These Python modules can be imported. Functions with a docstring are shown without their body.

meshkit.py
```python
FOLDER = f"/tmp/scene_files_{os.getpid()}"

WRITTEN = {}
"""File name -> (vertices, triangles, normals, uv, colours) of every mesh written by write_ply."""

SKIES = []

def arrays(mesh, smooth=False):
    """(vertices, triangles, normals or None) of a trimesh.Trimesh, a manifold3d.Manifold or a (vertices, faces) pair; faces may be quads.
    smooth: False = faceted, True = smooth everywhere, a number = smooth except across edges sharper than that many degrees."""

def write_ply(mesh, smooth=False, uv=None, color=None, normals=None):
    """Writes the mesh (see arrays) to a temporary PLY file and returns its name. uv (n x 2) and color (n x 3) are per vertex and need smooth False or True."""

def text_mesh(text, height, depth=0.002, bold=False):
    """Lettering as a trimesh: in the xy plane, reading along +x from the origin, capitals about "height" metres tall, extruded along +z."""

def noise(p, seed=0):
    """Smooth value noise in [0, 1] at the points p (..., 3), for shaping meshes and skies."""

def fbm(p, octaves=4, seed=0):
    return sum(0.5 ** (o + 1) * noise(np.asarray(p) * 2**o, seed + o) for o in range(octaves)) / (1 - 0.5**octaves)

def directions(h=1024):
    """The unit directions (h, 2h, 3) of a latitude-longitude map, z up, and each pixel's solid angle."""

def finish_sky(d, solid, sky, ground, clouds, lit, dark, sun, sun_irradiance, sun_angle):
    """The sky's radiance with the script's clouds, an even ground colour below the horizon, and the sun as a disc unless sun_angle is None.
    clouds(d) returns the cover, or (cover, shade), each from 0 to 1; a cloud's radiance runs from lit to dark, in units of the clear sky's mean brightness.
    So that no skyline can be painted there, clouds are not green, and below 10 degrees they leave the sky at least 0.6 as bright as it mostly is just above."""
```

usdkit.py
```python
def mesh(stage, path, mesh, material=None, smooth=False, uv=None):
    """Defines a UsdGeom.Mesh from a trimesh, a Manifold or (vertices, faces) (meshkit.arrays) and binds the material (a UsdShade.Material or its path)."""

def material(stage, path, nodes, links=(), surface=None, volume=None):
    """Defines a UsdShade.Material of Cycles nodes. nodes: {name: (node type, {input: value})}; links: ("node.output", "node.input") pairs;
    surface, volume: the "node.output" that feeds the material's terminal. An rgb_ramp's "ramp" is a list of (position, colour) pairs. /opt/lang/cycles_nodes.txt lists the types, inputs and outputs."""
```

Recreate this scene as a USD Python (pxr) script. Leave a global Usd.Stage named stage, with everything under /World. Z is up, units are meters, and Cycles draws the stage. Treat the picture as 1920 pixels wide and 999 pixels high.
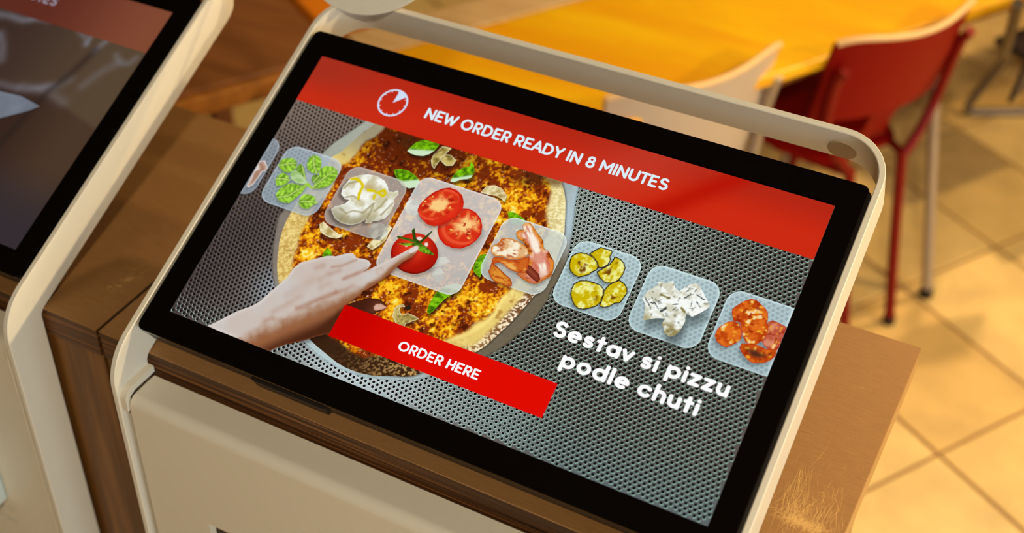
import json, math, random
import numpy as np, trimesh, shapely
from shapely.geometry import Polygon, LineString, Point, box as sbox
from shapely.ops import unary_union
from pxr import Gf, Sdf, Usd, UsdGeom, UsdLux, UsdShade, Vt
import usdkit, meshkit

stage = Usd.Stage.CreateInMemory()
UsdGeom.SetStageUpAxis(stage, UsdGeom.Tokens.z)
UsdGeom.SetStageMetersPerUnit(stage, 1.0)
UsdGeom.Xform.Define(stage, '/World')
UsdGeom.Scope.Define(stage, '/World/Looks')

# ------------------------------------------------------------------ units
# Kiosk and counter are laid out in "u" (x along the counter, y away, z up,
# origin at the lower edge of the main screen); 1 u = S metres, floor at z = 0.
S, Z0 = 1.25, 1.088
def W(p):
    p = np.asarray(p, float) * S
    p[..., 2] += Z0
    return p

# ------------------------------------------------------------------ camera
cam = UsdGeom.Camera.Define(stage, '/World/camera')
Rm = np.array([[0.8829877598614404, 0.46935403214145294, 0.006277614788658292],
               [0.2804382709574896, -0.5167647935336555, -0.8088933949207967],
               [-0.3764133261685198, 0.7160034501848983, -0.5879218206582173]])
Cm = W([0.4471813240259372, -0.6754670776778808, 0.8151968540427732])
M = np.eye(4)
M[0, :3], M[1, :3], M[2, :3], M[3, :3] = Rm[0], -Rm[1], -Rm[2], Cm
cam.AddTransformOp().Set(Gf.Matrix4d(*M.ravel().tolist()))
cam.CreateHorizontalApertureAttr(36.0)
cam.CreateVerticalApertureAttr(36.0 * 999 / 1920)
cam.CreateFocalLengthAttr(36.0 * 2493.33 / 1920)
cam.CreateVerticalApertureOffsetAttr(-36.0 * 140.5 / 1920)
cam.CreateFStopAttr(2.5)
cam.CreateFocusDistanceAttr(1.17 * S)
cam.CreateClippingRangeAttr(Gf.Vec2f(0.05, 60))
cam.CreateExposureAttr(0.0)

# ------------------------------------------------------------------ light
def xf(prim, loc, aim=None):
    x = UsdGeom.Xformable(prim)
    if aim is None:
        x.AddTranslateOp().Set(Gf.Vec3d(*map(float, loc)))
        return
    b = np.array(loc, float) - np.array(aim, float); b /= np.linalg.norm(b)
    r = np.cross([0, 0, 1.0] if abs(b[2]) < .98 else [0, 1.0, 0], b); r /= np.linalg.norm(r)
    u = np.cross(b, r)
    m = np.eye(4); m[0, :3], m[1, :3], m[2, :3], m[3, :3] = r, u, b, loc
    x.AddTransformOp().Set(Gf.Matrix4d(*m.ravel().tolist()))

dome = UsdLux.DomeLight.Define(stage, '/World/sky')
dome.CreateColorAttr(Gf.Vec3f(1.0, 0.92, 0.82)); dome.CreateIntensityAttr(0.05)
# daylight through the shop window in the right-hand wall
win = UsdLux.RectLight.Define(stage, '/World/window_daylight')
win.CreateWidthAttr(2.9); win.CreateHeightAttr(1.8)
win.CreateColorAttr(Gf.Vec3f(0.76, 0.93, 1.0)); win.CreateIntensityAttr(7.0)
xf(win, (5.12, -2.2, 1.75), (0, -2.2, 1.75))
WARM = (1.0, 0.70, 0.36)
# (position, aim, power) of the ceiling spots, lit in their own builder below
SPOTS = [((3.3, 0.9, 2.55), (0.0, 0.2, 1.0), 150.0, (1.0, .76, .43)),
         ((0.9, -1.5, 3.05), (-0.2, 0.1, 1.0), 84.0, (1.0, .82, .56)),
         ((2.6, 2.3, 3.05), (0.6, 2.0, 0), 128.0, (1.0, .72, .32)),
         ((0.9, 3.0, 3.05), (0.0, 2.0, 0.6), 130.0, WARM)]

# ------------------------------------------------------------------ helpers
used = {}
def numbered(path):
    k = used.get(path, -1) + 1
    used[path] = k
    return path if k == 0 else f'{path}_{k:03d}'
def path_of(parent, name):
    base = parent.GetPath().pathString if parent is not None else '/World'
    return numbered(base + '/' + name)
def tag(p, label=None, cat=None, group=None, kind=None):
    p = p.GetPrim() if hasattr(p, 'GetPrim') else p
    for k, v in (('label', label), ('category', cat), ('group', group), ('kind', kind)):
        if v: p.SetCustomDataByKey(k, v)
    return p
def thing(name, label, cat, loc=(0, 0, 0), rotz=0.0, group=None):
    x = UsdGeom.Xform.Define(stage, path_of(None, name))
    x.AddTranslateOp().Set(Gf.Vec3d(*map(float, loc)))
    if rotz: x.AddRotateZOp().Set(float(rotz))
    return tag(x, label, cat, group)
def obj(name, m, mat, parent=None, smooth=30):
    return usdkit.mesh(stage, path_of(parent, name), m, mat, smooth=smooth).GetPrim()
def primvar(prim, name, arr, typ, interp='vertex'):
    pv = UsdGeom.PrimvarsAPI(prim).CreatePrimvar(name, typ, interp)
    arr = np.asarray(arr, np.float32)
    pv.Set(Vt.Vec3fArray.FromNumpy(arr) if arr.ndim == 2 else Vt.FloatArray.FromNumpy(arr))

def lin(c):
    c = np.asarray(c, float) / 255.0
    return np.where(c <= 0.04045, c / 12.92, ((c + 0.055) / 1.055) ** 2.4)
def mat(name, nodes, links, surface): return usdkit.material(stage, '/World/Looks/' + name, nodes, links, surface=surface)
def plain(name, col, rough=.5, metal=0.0, spec=.5, bumpscale=None, bump=.1, var=0.0, varscale=8, coat=0.0):
    nodes = {'p': ('principled_bsdf', dict(base_color=tuple(lin(col)), roughness=rough, metallic=metal, specular_ior_level=spec, coat_weight=coat, coat_roughness=.08))}
    links = []
    if var:
        c = np.array(col, float)
        nodes |= {'t': ('texture_coordinate', {}), 'n': ('noise_texture', dict(scale=varscale, detail=4)),
                  'r': ('rgb_ramp', dict(ramp=[(.3, tuple(lin(c * (1 - var)))), (.7, tuple(lin(np.minimum(c * (1 + var), 255))))]))}
        links += [('t.object', 'n.vector'), ('n.fac', 'r.fac'), ('r.color', 'p.base_color')]
    if bumpscale:
        nodes |= {'t2': ('texture_coordinate', {}), 'bn': ('noise_texture', dict(scale=bumpscale, detail=2)), 'b': ('bump', dict(strength=bump, distance=.001))}
        links += [('t2.object', 'bn.vector'), ('bn.fac', 'b.height'), ('b.normal', 'p.normal')]
    return mat(name, nodes, links, 'p.BSDF')

def boxm(x0, x1, y0, y1, z0, z1, bevel=0.0, seg=1):
    """Box, all edges rounded when bevel > 0 (hull of corner pieces)."""
    if not bevel:
        m = trimesh.creation.box([x1 - x0, y1 - y0, z1 - z0]); m.apply_translation([(x0 + x1) / 2, (y0 + y1) / 2, (z0 + z1) / 2]); return m
    b = min(bevel, (x1 - x0) / 2.01, (y1 - y0) / 2.01, (z1 - z0) / 2.01)
    pts = []
    s = trimesh.creation.icosphere(seg, b).vertices if seg else np.vstack([np.eye(3), -np.eye(3)]) * b
    for x in (x0 + b, x1 - b):
        for y in (y0 + b, y1 - b):
            for z in (z0 + b, z1 - b): pts.append(s + [x, y, z])
    return trimesh.convex.convex_hull(np.vstack(pts))
def cat(*ms): return trimesh.util.concatenate([m for m in ms])
def tube(points, r, sides=12, closed_ends=True):
    P = np.asarray(points, float); n = len(P)
    T = np.gradient(P, axis=0); T /= np.linalg.norm(T, axis=1)[:, None]
    a = np.cross(T[0], [0, 0, 1.0] if abs(T[0, 2]) < .9 else [1.0, 0, 0]); a /= np.linalg.norm(a)
    rings = []
    ang = np.arange(sides) * 2 * np.pi / sides
    for i in range(n):
        a = a - T[i] * (a @ T[i]); a /= np.linalg.norm(a); b = np.cross(T[i], a)
        rr = r if np.ndim(r) == 0 else r[i]
        rings.append(P[i] + rr * (np.cos(ang)[:, None] * a + np.sin(ang)[:, None] * b))
    return loft(rings, cap=closed_ends)
def loft(rings, cap=True, close=True):
    k = len(rings[0]); n = len(rings); V = np.vstack(rings); F = []
    for i in range(n - 1):
        for j in range(k if close else k - 1):
            a, b = i * k + j, i * k + (j + 1) % k
            F += [[a, b, b + k], [a, b + k, a + k]]
    if cap:
        V = np.vstack([V, np.mean(rings[0], 0), np.mean(rings[-1], 0)]); c0, c1 = len(V) - 2, len(V) - 1
        for j in range(k):
            F += [[c0, (j + 1) % k, j], [c1, (n - 1) * k + j, (n - 1) * k + (j + 1) % k]]
    m = trimesh.Trimesh(V, np.array(F), process=False); m.fix_normals(); return m
def smoothpath(pts, n=8):
    """Catmull-Rom through pts."""
    P = np.asarray(pts, float); P = np.vstack([2 * P[0] - P[1], P, 2 * P[-1] - P[-2]]); out = []
    for i in range(1, len(P) - 2):
        for t in np.linspace(0, 1, n, endpoint=False):
            a, b, c, d = P[i - 1], P[i], P[i + 1], P[i + 2]
            out.append(.5 * (2 * b + (c - a) * t + (2 * a - 5 * b + 4 * c - d) * t * t + (3 * b - a - 3 * c + d) * t ** 3))
    return np.array(out + [P[-2]])
# ------------------------------------------------------------------ looks
M_white = plain('white_powder_coat', (222, 217, 205), .42, bumpscale=900, bump=.05)
M_white2 = plain('white_panel', (218, 211, 196), .5, bumpscale=700, bump=.06)
M_bezel = plain('black_glass_border', (9, 6, 5), .10, spec=.35)
M_house = plain('black_plastic', (26, 20, 17), .42)
M_pad = plain('beige_felt_pad', (168, 146, 118), .9, bumpscale=1500, bump=.4)
M_dark = plain('dark_cavity', (50, 34, 26), .7)
M_gap = plain('black_gap', (12, 9, 8), .8)
M_paper = plain('white_card', (226, 222, 212), .6)
M_blue = plain('pale_blue_plastic', (190, 205, 205), .5)

def brushed(name, col, rough, metal, stretch):
    return mat(name, {'t': ('texture_coordinate', {}), 'm': ('mapping', dict(scale=stretch)), 'n': ('noise_texture', dict(scale=1.0, detail=5, roughness=.65)),
                      'r': ('rgb_ramp', dict(ramp=[(.25, tuple(lin(np.array(col) * .88))), (.75, tuple(lin(np.array(col) * 1.1)))])),
                      'rr': ('map_range', dict(to_min=rough - .06, to_max=rough + .08)),
                      'b': ('bump', dict(strength=.12, distance=.0006)), 'p': ('principled_bsdf', dict(metallic=metal, anisotropic=.5))},
               [('t.object', 'm.vector'), ('m.vector', 'n.vector'), ('n.fac', 'r.fac'), ('n.fac', 'rr.value'), ('rr.result', 'p.roughness'), ('r.color', 'p.base_color'), ('n.fac', 'b.height'), ('b.normal', 'p.normal')], 'p.BSDF')
M_top = brushed('brushed_metal_top', (156, 114, 68), .56, .3, (40, 900, 900))
M_rim = plain('metal_rim', (200, 168, 130), .3, metal=.9)
M_scratch = plain('scratch_metal', (220, 178, 112), .5, metal=.2)

def wood(name, dark, light, stretch, rough=.5, coat=0.0):
    return mat(name, {'t': ('texture_coordinate', {}), 'm': ('mapping', dict(scale=stretch)), 'n': ('noise_texture', dict(scale=1.0, detail=6, roughness=.6, distortion=.3)),
                      'r': ('rgb_ramp', dict(ramp=[(.3, tuple(lin(dark))), (.5, tuple(lin(np.array(dark) * .6 + np.array(light) * .4))), (.68, tuple(lin(light)))])),
                      'b': ('bump', dict(strength=.25, distance=.001)), 'p': ('principled_bsdf', dict(roughness=rough, coat_weight=coat, coat_roughness=.25))},
               [('t.object', 'm.vector'), ('m.vector', 'n.vector'), ('n.fac', 'r.fac'), ('r.color', 'p.base_color'), ('n.fac', 'b.height'), ('b.normal', 'p.normal')], 'p.BSDF')
M_edge = wood('dark_ply_edge', (40, 22, 10), (150, 98, 52), (3, 3, 260), .5)
M_panel = wood('walnut_panel', (88, 55, 20), (132, 88, 36), (60, 60, 3), .45)
M_bench = wood('brown_bench_wood', (120, 72, 34), (150, 96, 50), (3, 40, 40), .6)
M_benchedge = wood('lit_bench_edge_wood', (150, 92, 30), (186, 122, 48), (3, 40, 40), .5)  # oranger copy of the bench wood, light on the edge put into its colour
M_pale = wood('pale_birch', (196, 160, 112), (222, 190, 146), (4, 60, 60), .55)
M_table = wood('amber_table_top', (236, 160, 2), (248, 198, 4), (1.6, 9, 9), .45, .12)
M_tableedge = plain('table_edge', (150, 92, 24), .5)
M_orange = plain('orange_seat', (228, 128, 14), .5)
M_red = plain('red_shell', (132, 4, 0), .55, spec=.15)
M_redm = plain('red_tube', (124, 5, 2), .45, spec=.25)
M_greyshell = plain('warm_white_shell', (196, 180, 164), .45)
M_lip = plain('pale_shell_edge', (236, 196, 140), .5)
M_chrome = plain('grey_metal_tube', (176, 166, 158), .35, metal=.6)
M_darkgrey = plain('dark_grey_shell', (60, 50, 50), .6)
M_runner = plain('dark_steel_tube', (112, 102, 98), .4, metal=.5)
M_foot = plain('black_rubber', (24, 20, 18), .7)
M_grout = plain('grout', (150, 110, 60), .85, var=.1)
TL, TW, J = .450, .322, .009
M_floor = mat('tiled_floor_beyond', {'t': ('texture_coordinate', {}), 'm': ('mapping', dict(mapping_type='point', rotation=(0, 0, math.radians(32)))), 'o': ('mapping', dict(location=(.765, -1.355, 0))),
              'b': ('brick_texture', dict(offset=0.0, scale=1.0, brick_width=TL, row_height=TW, mortar_size=J / 2, color1=tuple(lin((224, 190, 124))), color2=tuple(lin((218, 182, 116))), mortar=tuple(lin((150, 110, 60))))), 'p': ('principled_bsdf', dict(roughness=.5))},
              [('t.object', 'm.vector'), ('m.vector', 'o.vector'), ('o.vector', 'b.vector'), ('b.color', 'p.base_color')], 'p.BSDF')
M_tiles = [plain('beige_tile_%s' % 'abc'[i], c, .42, var=.07, varscale=7) for i, c in enumerate([(224, 190, 124), (218, 182, 116), (228, 196, 132)])]
M_wall = plain('plaster', (150, 132, 112), .9)
M_ceil = plain('dark_ceiling', (44, 38, 34), .9)
M_lamp = plain('black_spot_housing', (20, 18, 17), .5)
M_lens = mat('spot_lens', {'e': ('emission', dict(color=(1.0, .82, .55), strength=12.0))}, [], 'e.emission')

# light given off by the screens: each picture element carries its own colour in the mesh attribute "col"
M_scr = mat('screen_light', {'a': ('attribute', dict(attribute='col')), 'e': ('emission', dict(strength=1.0))}, [('a.color', 'e.color')], 'e.emission')
M_scra = mat('screen_light_sheer', {'a': ('attribute', dict(attribute='col')), 'o': ('attribute', dict(attribute='opa')), 'e': ('emission', dict(strength=1.0)), 't': ('transparent_bsdf', {}), 'x': ('mix_closure', {})},
             [('a.color', 'e.color'), ('o.fac', 'x.fac'), ('t.BSDF', 'x.closure1'), ('e.emission', 'x.closure2')], 'x.closure')
M_pane = mat('cover_glass', {'f': ('fresnel', dict(IOR=1.35)), 't': ('transparent_bsdf', {}), 'g': ('glossy_bsdf', dict(roughness=.04)), 'x': ('mix_closure', {})},
             [('f.fac', 'x.fac'), ('t.BSDF', 'x.closure1'), ('g.BSDF', 'x.closure2')], 'x.closure')

# ------------------------------------------------------------------ room
RX = 5.2
floor = obj('floor', boxm(-RX, RX, -5.0, 7.5, -.03, -.003), M_floor); tag(floor, 'beige tiled floor with wide dark joints', 'floor', kind='structure')
E2 = np.array([math.cos(math.radians(58)), math.sin(math.radians(58)), 0]); E1 = np.array([E2[1], -E2[0], 0])
# tiles follow the room's own grid, turned 32 degrees from the counter
rng = random.Random(3)
cells = []
for i in range(-14, 8):
    for j in range(-8, 18):
        cells.append((-.765 + (i + .5) * TL, 1.355 + (j - 3 + .5) * TW))
vis = lambda p: (lambda q: (q[2] > 0) and (-150 < q[0] / q[2] * 2493 + 960 < 2080) and (-250 < q[1] / q[2] * 2493 + 359 < 1150))(Rm @ (np.asarray(p) - Cm))
def rank(c):
    p = E1 * c[0] + E2 * c[1]
    seen = any(vis(p + E1 * a * TL / 2 + E2 * b * TW / 2) for a in (-1, 0, 1) for b in (-1, 0, 1))
    return (not seen, np.hypot(*(p[:2] - [.5, 2.0])))
for c1, c2 in sorted(cells, key=rank)[:290]:                # the tiles in and round the picture; the floor's own pattern goes on beyond
    p = E1 * c1 + E2 * c2
    m = boxm(-TL / 2 + J / 2, TL / 2 - J / 2, -TW / 2 + J / 2, TW / 2 - J / 2, -.012, rng.uniform(-.0004, .0004), .0015, 0)
    T = np.eye(4); T[:3, 0], T[:3, 1], T[:3, 3] = E1, E2, p; T[:3, 2] = np.cross(E1, E2)
    m.apply_transform(T); m.fix_normals()
    obj('tile', m, M_tiles[rng.randrange(3)], floor, smooth=False)
tag(obj('ceiling', boxm(-RX, RX, -5.0, 7.5, 3.2, 3.3), M_ceil), 'dark ceiling over the whole room', 'ceiling', kind='structure')
tag(obj('wall_back', boxm(-RX, RX, 7.5, 7.6, 0, 3.2), M_wall), 'plain wall behind the tables', 'wall', kind='structure')
tag(obj('wall_left', boxm(-RX - .1, -RX, -5.0, 7.5, 0, 3.2), M_wall), 'plain wall on the left', 'wall', kind='structure')
tag(obj('wall_front', boxm(-RX, RX, -5.1, -5.0, 0, 3.2), M_wall), 'plain wall behind the photographer', 'wall', kind='structure')
wy0, wy1 = -3.7, -.7
side_w = cat(boxm(RX, RX + .1, -5.0, wy0, 0, 3.2), boxm(RX, RX + .1, wy1, 7.5, 0, 3.2), boxm(RX, RX + .1, wy0, wy1, 0, .8), boxm(RX, RX + .1, wy0, wy1, 2.7, 3.2))
tag(obj('wall_right', side_w, M_wall), 'wall on the right with the shop window', 'wall', kind='structure')
wf = cat(boxm(RX + .02, RX + .07, wy0, wy1, .8, .85), boxm(RX + .02, RX + .07, wy0, wy1, 2.65, 2.7), boxm(RX + .02, RX + .07, wy0, wy0 + .05, .85, 2.65), boxm(RX + .02, RX + .07, wy1 - .05, wy1, .85, 2.65), boxm(RX + .02, RX + .07, -2.22, -2.18, .85, 2.65))
tag(obj('window_1', wf, M_white), 'white shop window frame', 'window', kind='structure')

for k, (loc, aim, power, colr) in enumerate(SPOTS):
    t = thing('ceiling_spotlight', ['round black ceiling spotlight right of the counter', 'round black ceiling spotlight in front of the counter', 'round black ceiling spotlight over the floor right of the table', 'round black ceiling spotlight over the amber table'][k], 'spotlight', (loc[0], loc[1], 3.2))
    drop = 3.05 - loc[2]
    ring = trimesh.creation.annulus(.075, .095, .12); ring.apply_translation([0, 0, -.06 - drop]); obj('housing', ring, M_lamp, t)
    if drop > .05: rod = trimesh.creation.cylinder(.02, drop + .05); rod.apply_translation([0, 0, -(drop + .05) / 2]); obj('drop_rod', rod, M_lamp, t)
    cap_ = trimesh.creation.cylinder(.0752, .02); cap_.apply_translation([0, 0, -.04 - drop]); obj('lens', cap_, M_lens, t)
    L = UsdLux.DiskLight.Define(stage, t.GetPath().AppendChild('lamp')); L.CreateRadiusAttr(.07)
    L.CreateColorAttr(Gf.Vec3f(*colr)); L.CreateIntensityAttr(power * 10)
    d = np.array(aim, float) - np.array(loc, float)
    xf(L, (0, 0, -.13 - drop), tuple(np.array([0, 0, -.13 - drop]) + d))
# ------------------------------------------------------------------ ordering kiosks
TILT = math.radians(27.0)
cT, sT = math.cos(TILT), math.sin(TILT)
U3, V3, N3 = np.array([1, 0, 0.]), np.array([0, cT, sT]), np.array([0, -sT, cT])
def SC(u, v, n=0.0):
    u, v, n = np.broadcast_arrays(np.asarray(u, float), np.asarray(v, float), np.asarray(n, float))
    return u[..., None] * U3 + v[..., None] * V3 + n[..., None] * N3
KBASE = -Z0 / S       # floor in u
YF = -.0585           # front of the upright part of the frame
FW, FT, FD = .2975, .006, .0445
vTop = .3765

def frame_mesh():
    """White flat bar bent into one loop: up from the floor, leaning back, round the top and down again."""
    st = []  # front outer point, depth direction, inward thickness direction
    inn = np.array([1, 0, 0.])
    rb = .055
    zc = -.0298 - rb * math.tan((math.pi / 2 - TILT) / 2); yc = YF + rb
    for z in (KBASE, -.6, -.4, -.25, -.15, zc): st.append((np.array([-FW, YF, z]), np.array([0, 1, 0.]), inn))
    turn = math.pi / 2 - TILT
    for a in np.linspace(0, turn, 13)[1:]:
        d = np.array([0, math.cos(a), -math.sin(a)])
        st.append((np.array([-FW, yc, zc]) - rb * d, d, inn))
    rc = .046
    for v in (.05, .15, .25, vTop - rc): st.append((SC(-FW, v), -N3, U3))
    for a in np.linspace(0, math.pi / 2, 11)[1:]:
        rad = -U3 * math.cos(a) + V3 * math.sin(a)
        st.append((SC(-FW + rc, vTop - rc) + rc * rad, -N3, -rad))
    half = len(st)
    for p, d, i in st[half - 1::-1]:
        st.append((p * [-1, 1, 1], d, i * [-1, 1, 1]))
    b = .0007
    prof = [(b, 0), (FT - b, 0), (FT, b), (FT, FD - b), (FT - b, FD), (b, FD), (0, FD - b), (0, b)]
    return loft([np.array([p + i * t + d * dd for t, dd in prof]) for p, d, i in st])

def slab(poly2, n0, n1, ch=0.0):
    """Extrusion of a polygon drawn on the screen plane, between heights n0 < n1, front edge chamfered."""
    P = np.array(shapely.get_coordinates(shapely.geometry.polygon.orient(poly2).exterior))[:-1]
    rings = [SC(P[:, 0], P[:, 1], n0)]
    if ch:
        rings.append(SC(P[:, 0], P[:, 1], n1 - ch))
        c = P.mean(0); rings.append(SC(*(P + (c - P) / np.linalg.norm(c - P, axis=1)[:, None] * ch).T, n1))
    else: rings.append(SC(P[:, 0], P[:, 1], n1))
    return loft(rings)
def rrect(x0, x1, y0, y1, r, q=8): return sbox(x0 + r, y0 + r, x1 - r, y1 - r).buffer(r, quad_segs=q)

SW, SH = .5313, .2989
GL = rrect(-.2885, .2885, -.0255, .3262, .007)
ACT = sbox(-SW / 2, 0, SW / 2, SH)
IMG = -.0012  # the picture lies this far under the cover glass

def ring_mesh(outer, inner, n0, n1, ch=.0006):
    """Frame-shaped plate with a rectangular opening."""
    import manifold3d as mf
    o = slab(outer, n0, n1, ch); i = slab(inner, n0 - .01, n1 + .01)
    def mm(t): return mf.Manifold(mf.Mesh(np.array(t.vertices, np.float32), np.array(t.faces, np.uint32)))
    r = (mm(o) - mm(i)).to_mesh()
    return trimesh.Trimesh(r.vert_properties[:, :3], r.tri_verts, process=False)

def local(m, cx):
    """u mesh centred on a kiosk at x = cx -> metres in the kiosk's own frame (origin on the floor)."""
    v = np.array(m.vertices); v = v * S; v[:, 2] += Z0
    return trimesh.Trimesh(v, np.array(m.faces), process=False)

def panel_mesh(x0, x1, hole=None):
    y0, y1, zt = -.0548, -.0160, -.0745
    prof = [(y1, KBASE), (y1, zt - .002), (y1 - .002, zt)]
    r = .011
    for a in np.linspace(0, math.pi / 2, 8): prof.append((y0 + r - r * math.sin(a), zt - r + r * math.cos(a)))
    prof += [(y0, KBASE)]
    prof = np.array(prof)
    b = .0012
    c = np.array([(y0 + y1) / 2, -.4])
    small = prof.copy(); small += np.sign(c - prof) * b * [1, 1]
    def at(x, p): return np.column_stack([np.full(len(p), x), p])
    m = loft([at(x0, small), at(x0 + b, prof), at(x1 - b, prof), at(x1, small)])
    if hole:
        import manifold3d as mf
        mm = lambda t: mf.Manifold(mf.Mesh(np.array(t.vertices, np.float32), np.array(t.faces, np.uint32)))
        r_ = mm(m)
        for h in hole: r_ = r_ - mm(boxm(*h))
        q = r_.to_mesh(); m = trimesh.Trimesh(q.vert_properties[:, :3], q.tri_verts, process=False)
    return m

def kiosk(cx, label, slots):
    t = thing('ordering_kiosk', label, 'ordering kiosk', (cx * S, 0, 0), group='ordering kiosks on the counter')
    L = lambda m: local(m, cx)
    obj('frame', L(frame_mesh()), M_white, t, smooth=40)
    obj('front_panel', L(panel_mesh(-.2835, .2835, [s[:6] for s in slots])), M_white2, t, smooth=40)
    for s in slots:
        x0, x1, y0, y1, z0, z1, nm = s
        obj(nm, L(boxm(x0 + .0005, x1 - .0005, y1 - .002, y1 - .0005, z0 + .0005, z1 - .0005)), M_dark if nm == 'receipt_slot' else M_gap, t)
    for sx in (-1, 1):   # raised cheek beside the panel's top corner
        y0, y1, zt, r = -.0566, -.0150, -.0650, .012
        pr = [(y1, zt)] + [(y0 + r - r * math.sin(a), zt - r + r * math.cos(a)) for a in np.linspace(0, math.pi / 2, 8)] + [(y0, -.0900), (y0 + .006, -.0900), (y0 + .006, zt - .011), (y0 + .014, zt - .0075), (y1, zt - .0075)]
        pr = np.array(pr)
        import mapbox_earcut
        pg = trimesh.creation.extrude_polygon(Polygon(pr), .0075, engine='earcut')
        v = np.array(pg.vertices); xx = np.where(sx < 0, -.2915 + v[:, 2], .2915 - v[:, 2])
        m = trimesh.Trimesh(np.column_stack([xx, v[:, 0], v[:, 1]]), pg.faces, process=False); m.fix_normals()
        obj('cheek', L(m), M_white2, t, smooth=30)
    # display: housing, black glass border, lit picture, cover glass
    disp = obj('display', L(slab(rrect(-.2912, .2912, -.0225, .3235, .006), -.031, -.004)), M_house, t)
    bz = ring_mesh(GL, sbox(-SW / 2 - .0016, -.0002, SW / 2 + .0003, SH + .0016), -.004, 0.0); obj('glass_border', L(bz), M_bezel, disp, smooth=25)
    lip = slab(rrect(-.165, -.085, -.0262, -.021, .002), -.030, -.018); obj('sensor_lip', L(lip), M_house, disp)
    return t, disp, L

KX = -.723  # centre of the left kiosk
slots0 = [(-.2095, .02, -.07, -.045, -.36, -.2085, 'receipt_slot')]
slots1 = [(.06, .2155, -.07, -.050, -.3565, -.3525, 'speaker_slot'), (.06, .2165, -.07, -.050, -.3760, -.3720, 'speaker_slot')]
k0, disp0, L0 = kiosk(0.0, 'white ordering kiosk in the middle, showing the pizza picture', slots0)
k1, disp1, L1 = kiosk(KX, 'white ordering kiosk cut off by the left picture edge, its screen dim', slots1)

def disc_on_band(u, n, r, th):
    a = np.linspace(0, 2 * np.pi, 40, endpoint=False)
    ring = lambda v, rr: SC(u + rr * np.cos(a), v, n + rr * np.sin(a))
    return loft([ring(vTop - FT, r), ring(vTop - FT - th * .7, r), ring(vTop - FT - th, r * .97)])
for t, L in ((k0, L0), (k1, L1)):
    obj('felt_pad', L(disc_on_band(.2485, -.0285, .0135, .0016)), M_pad, t)

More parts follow.
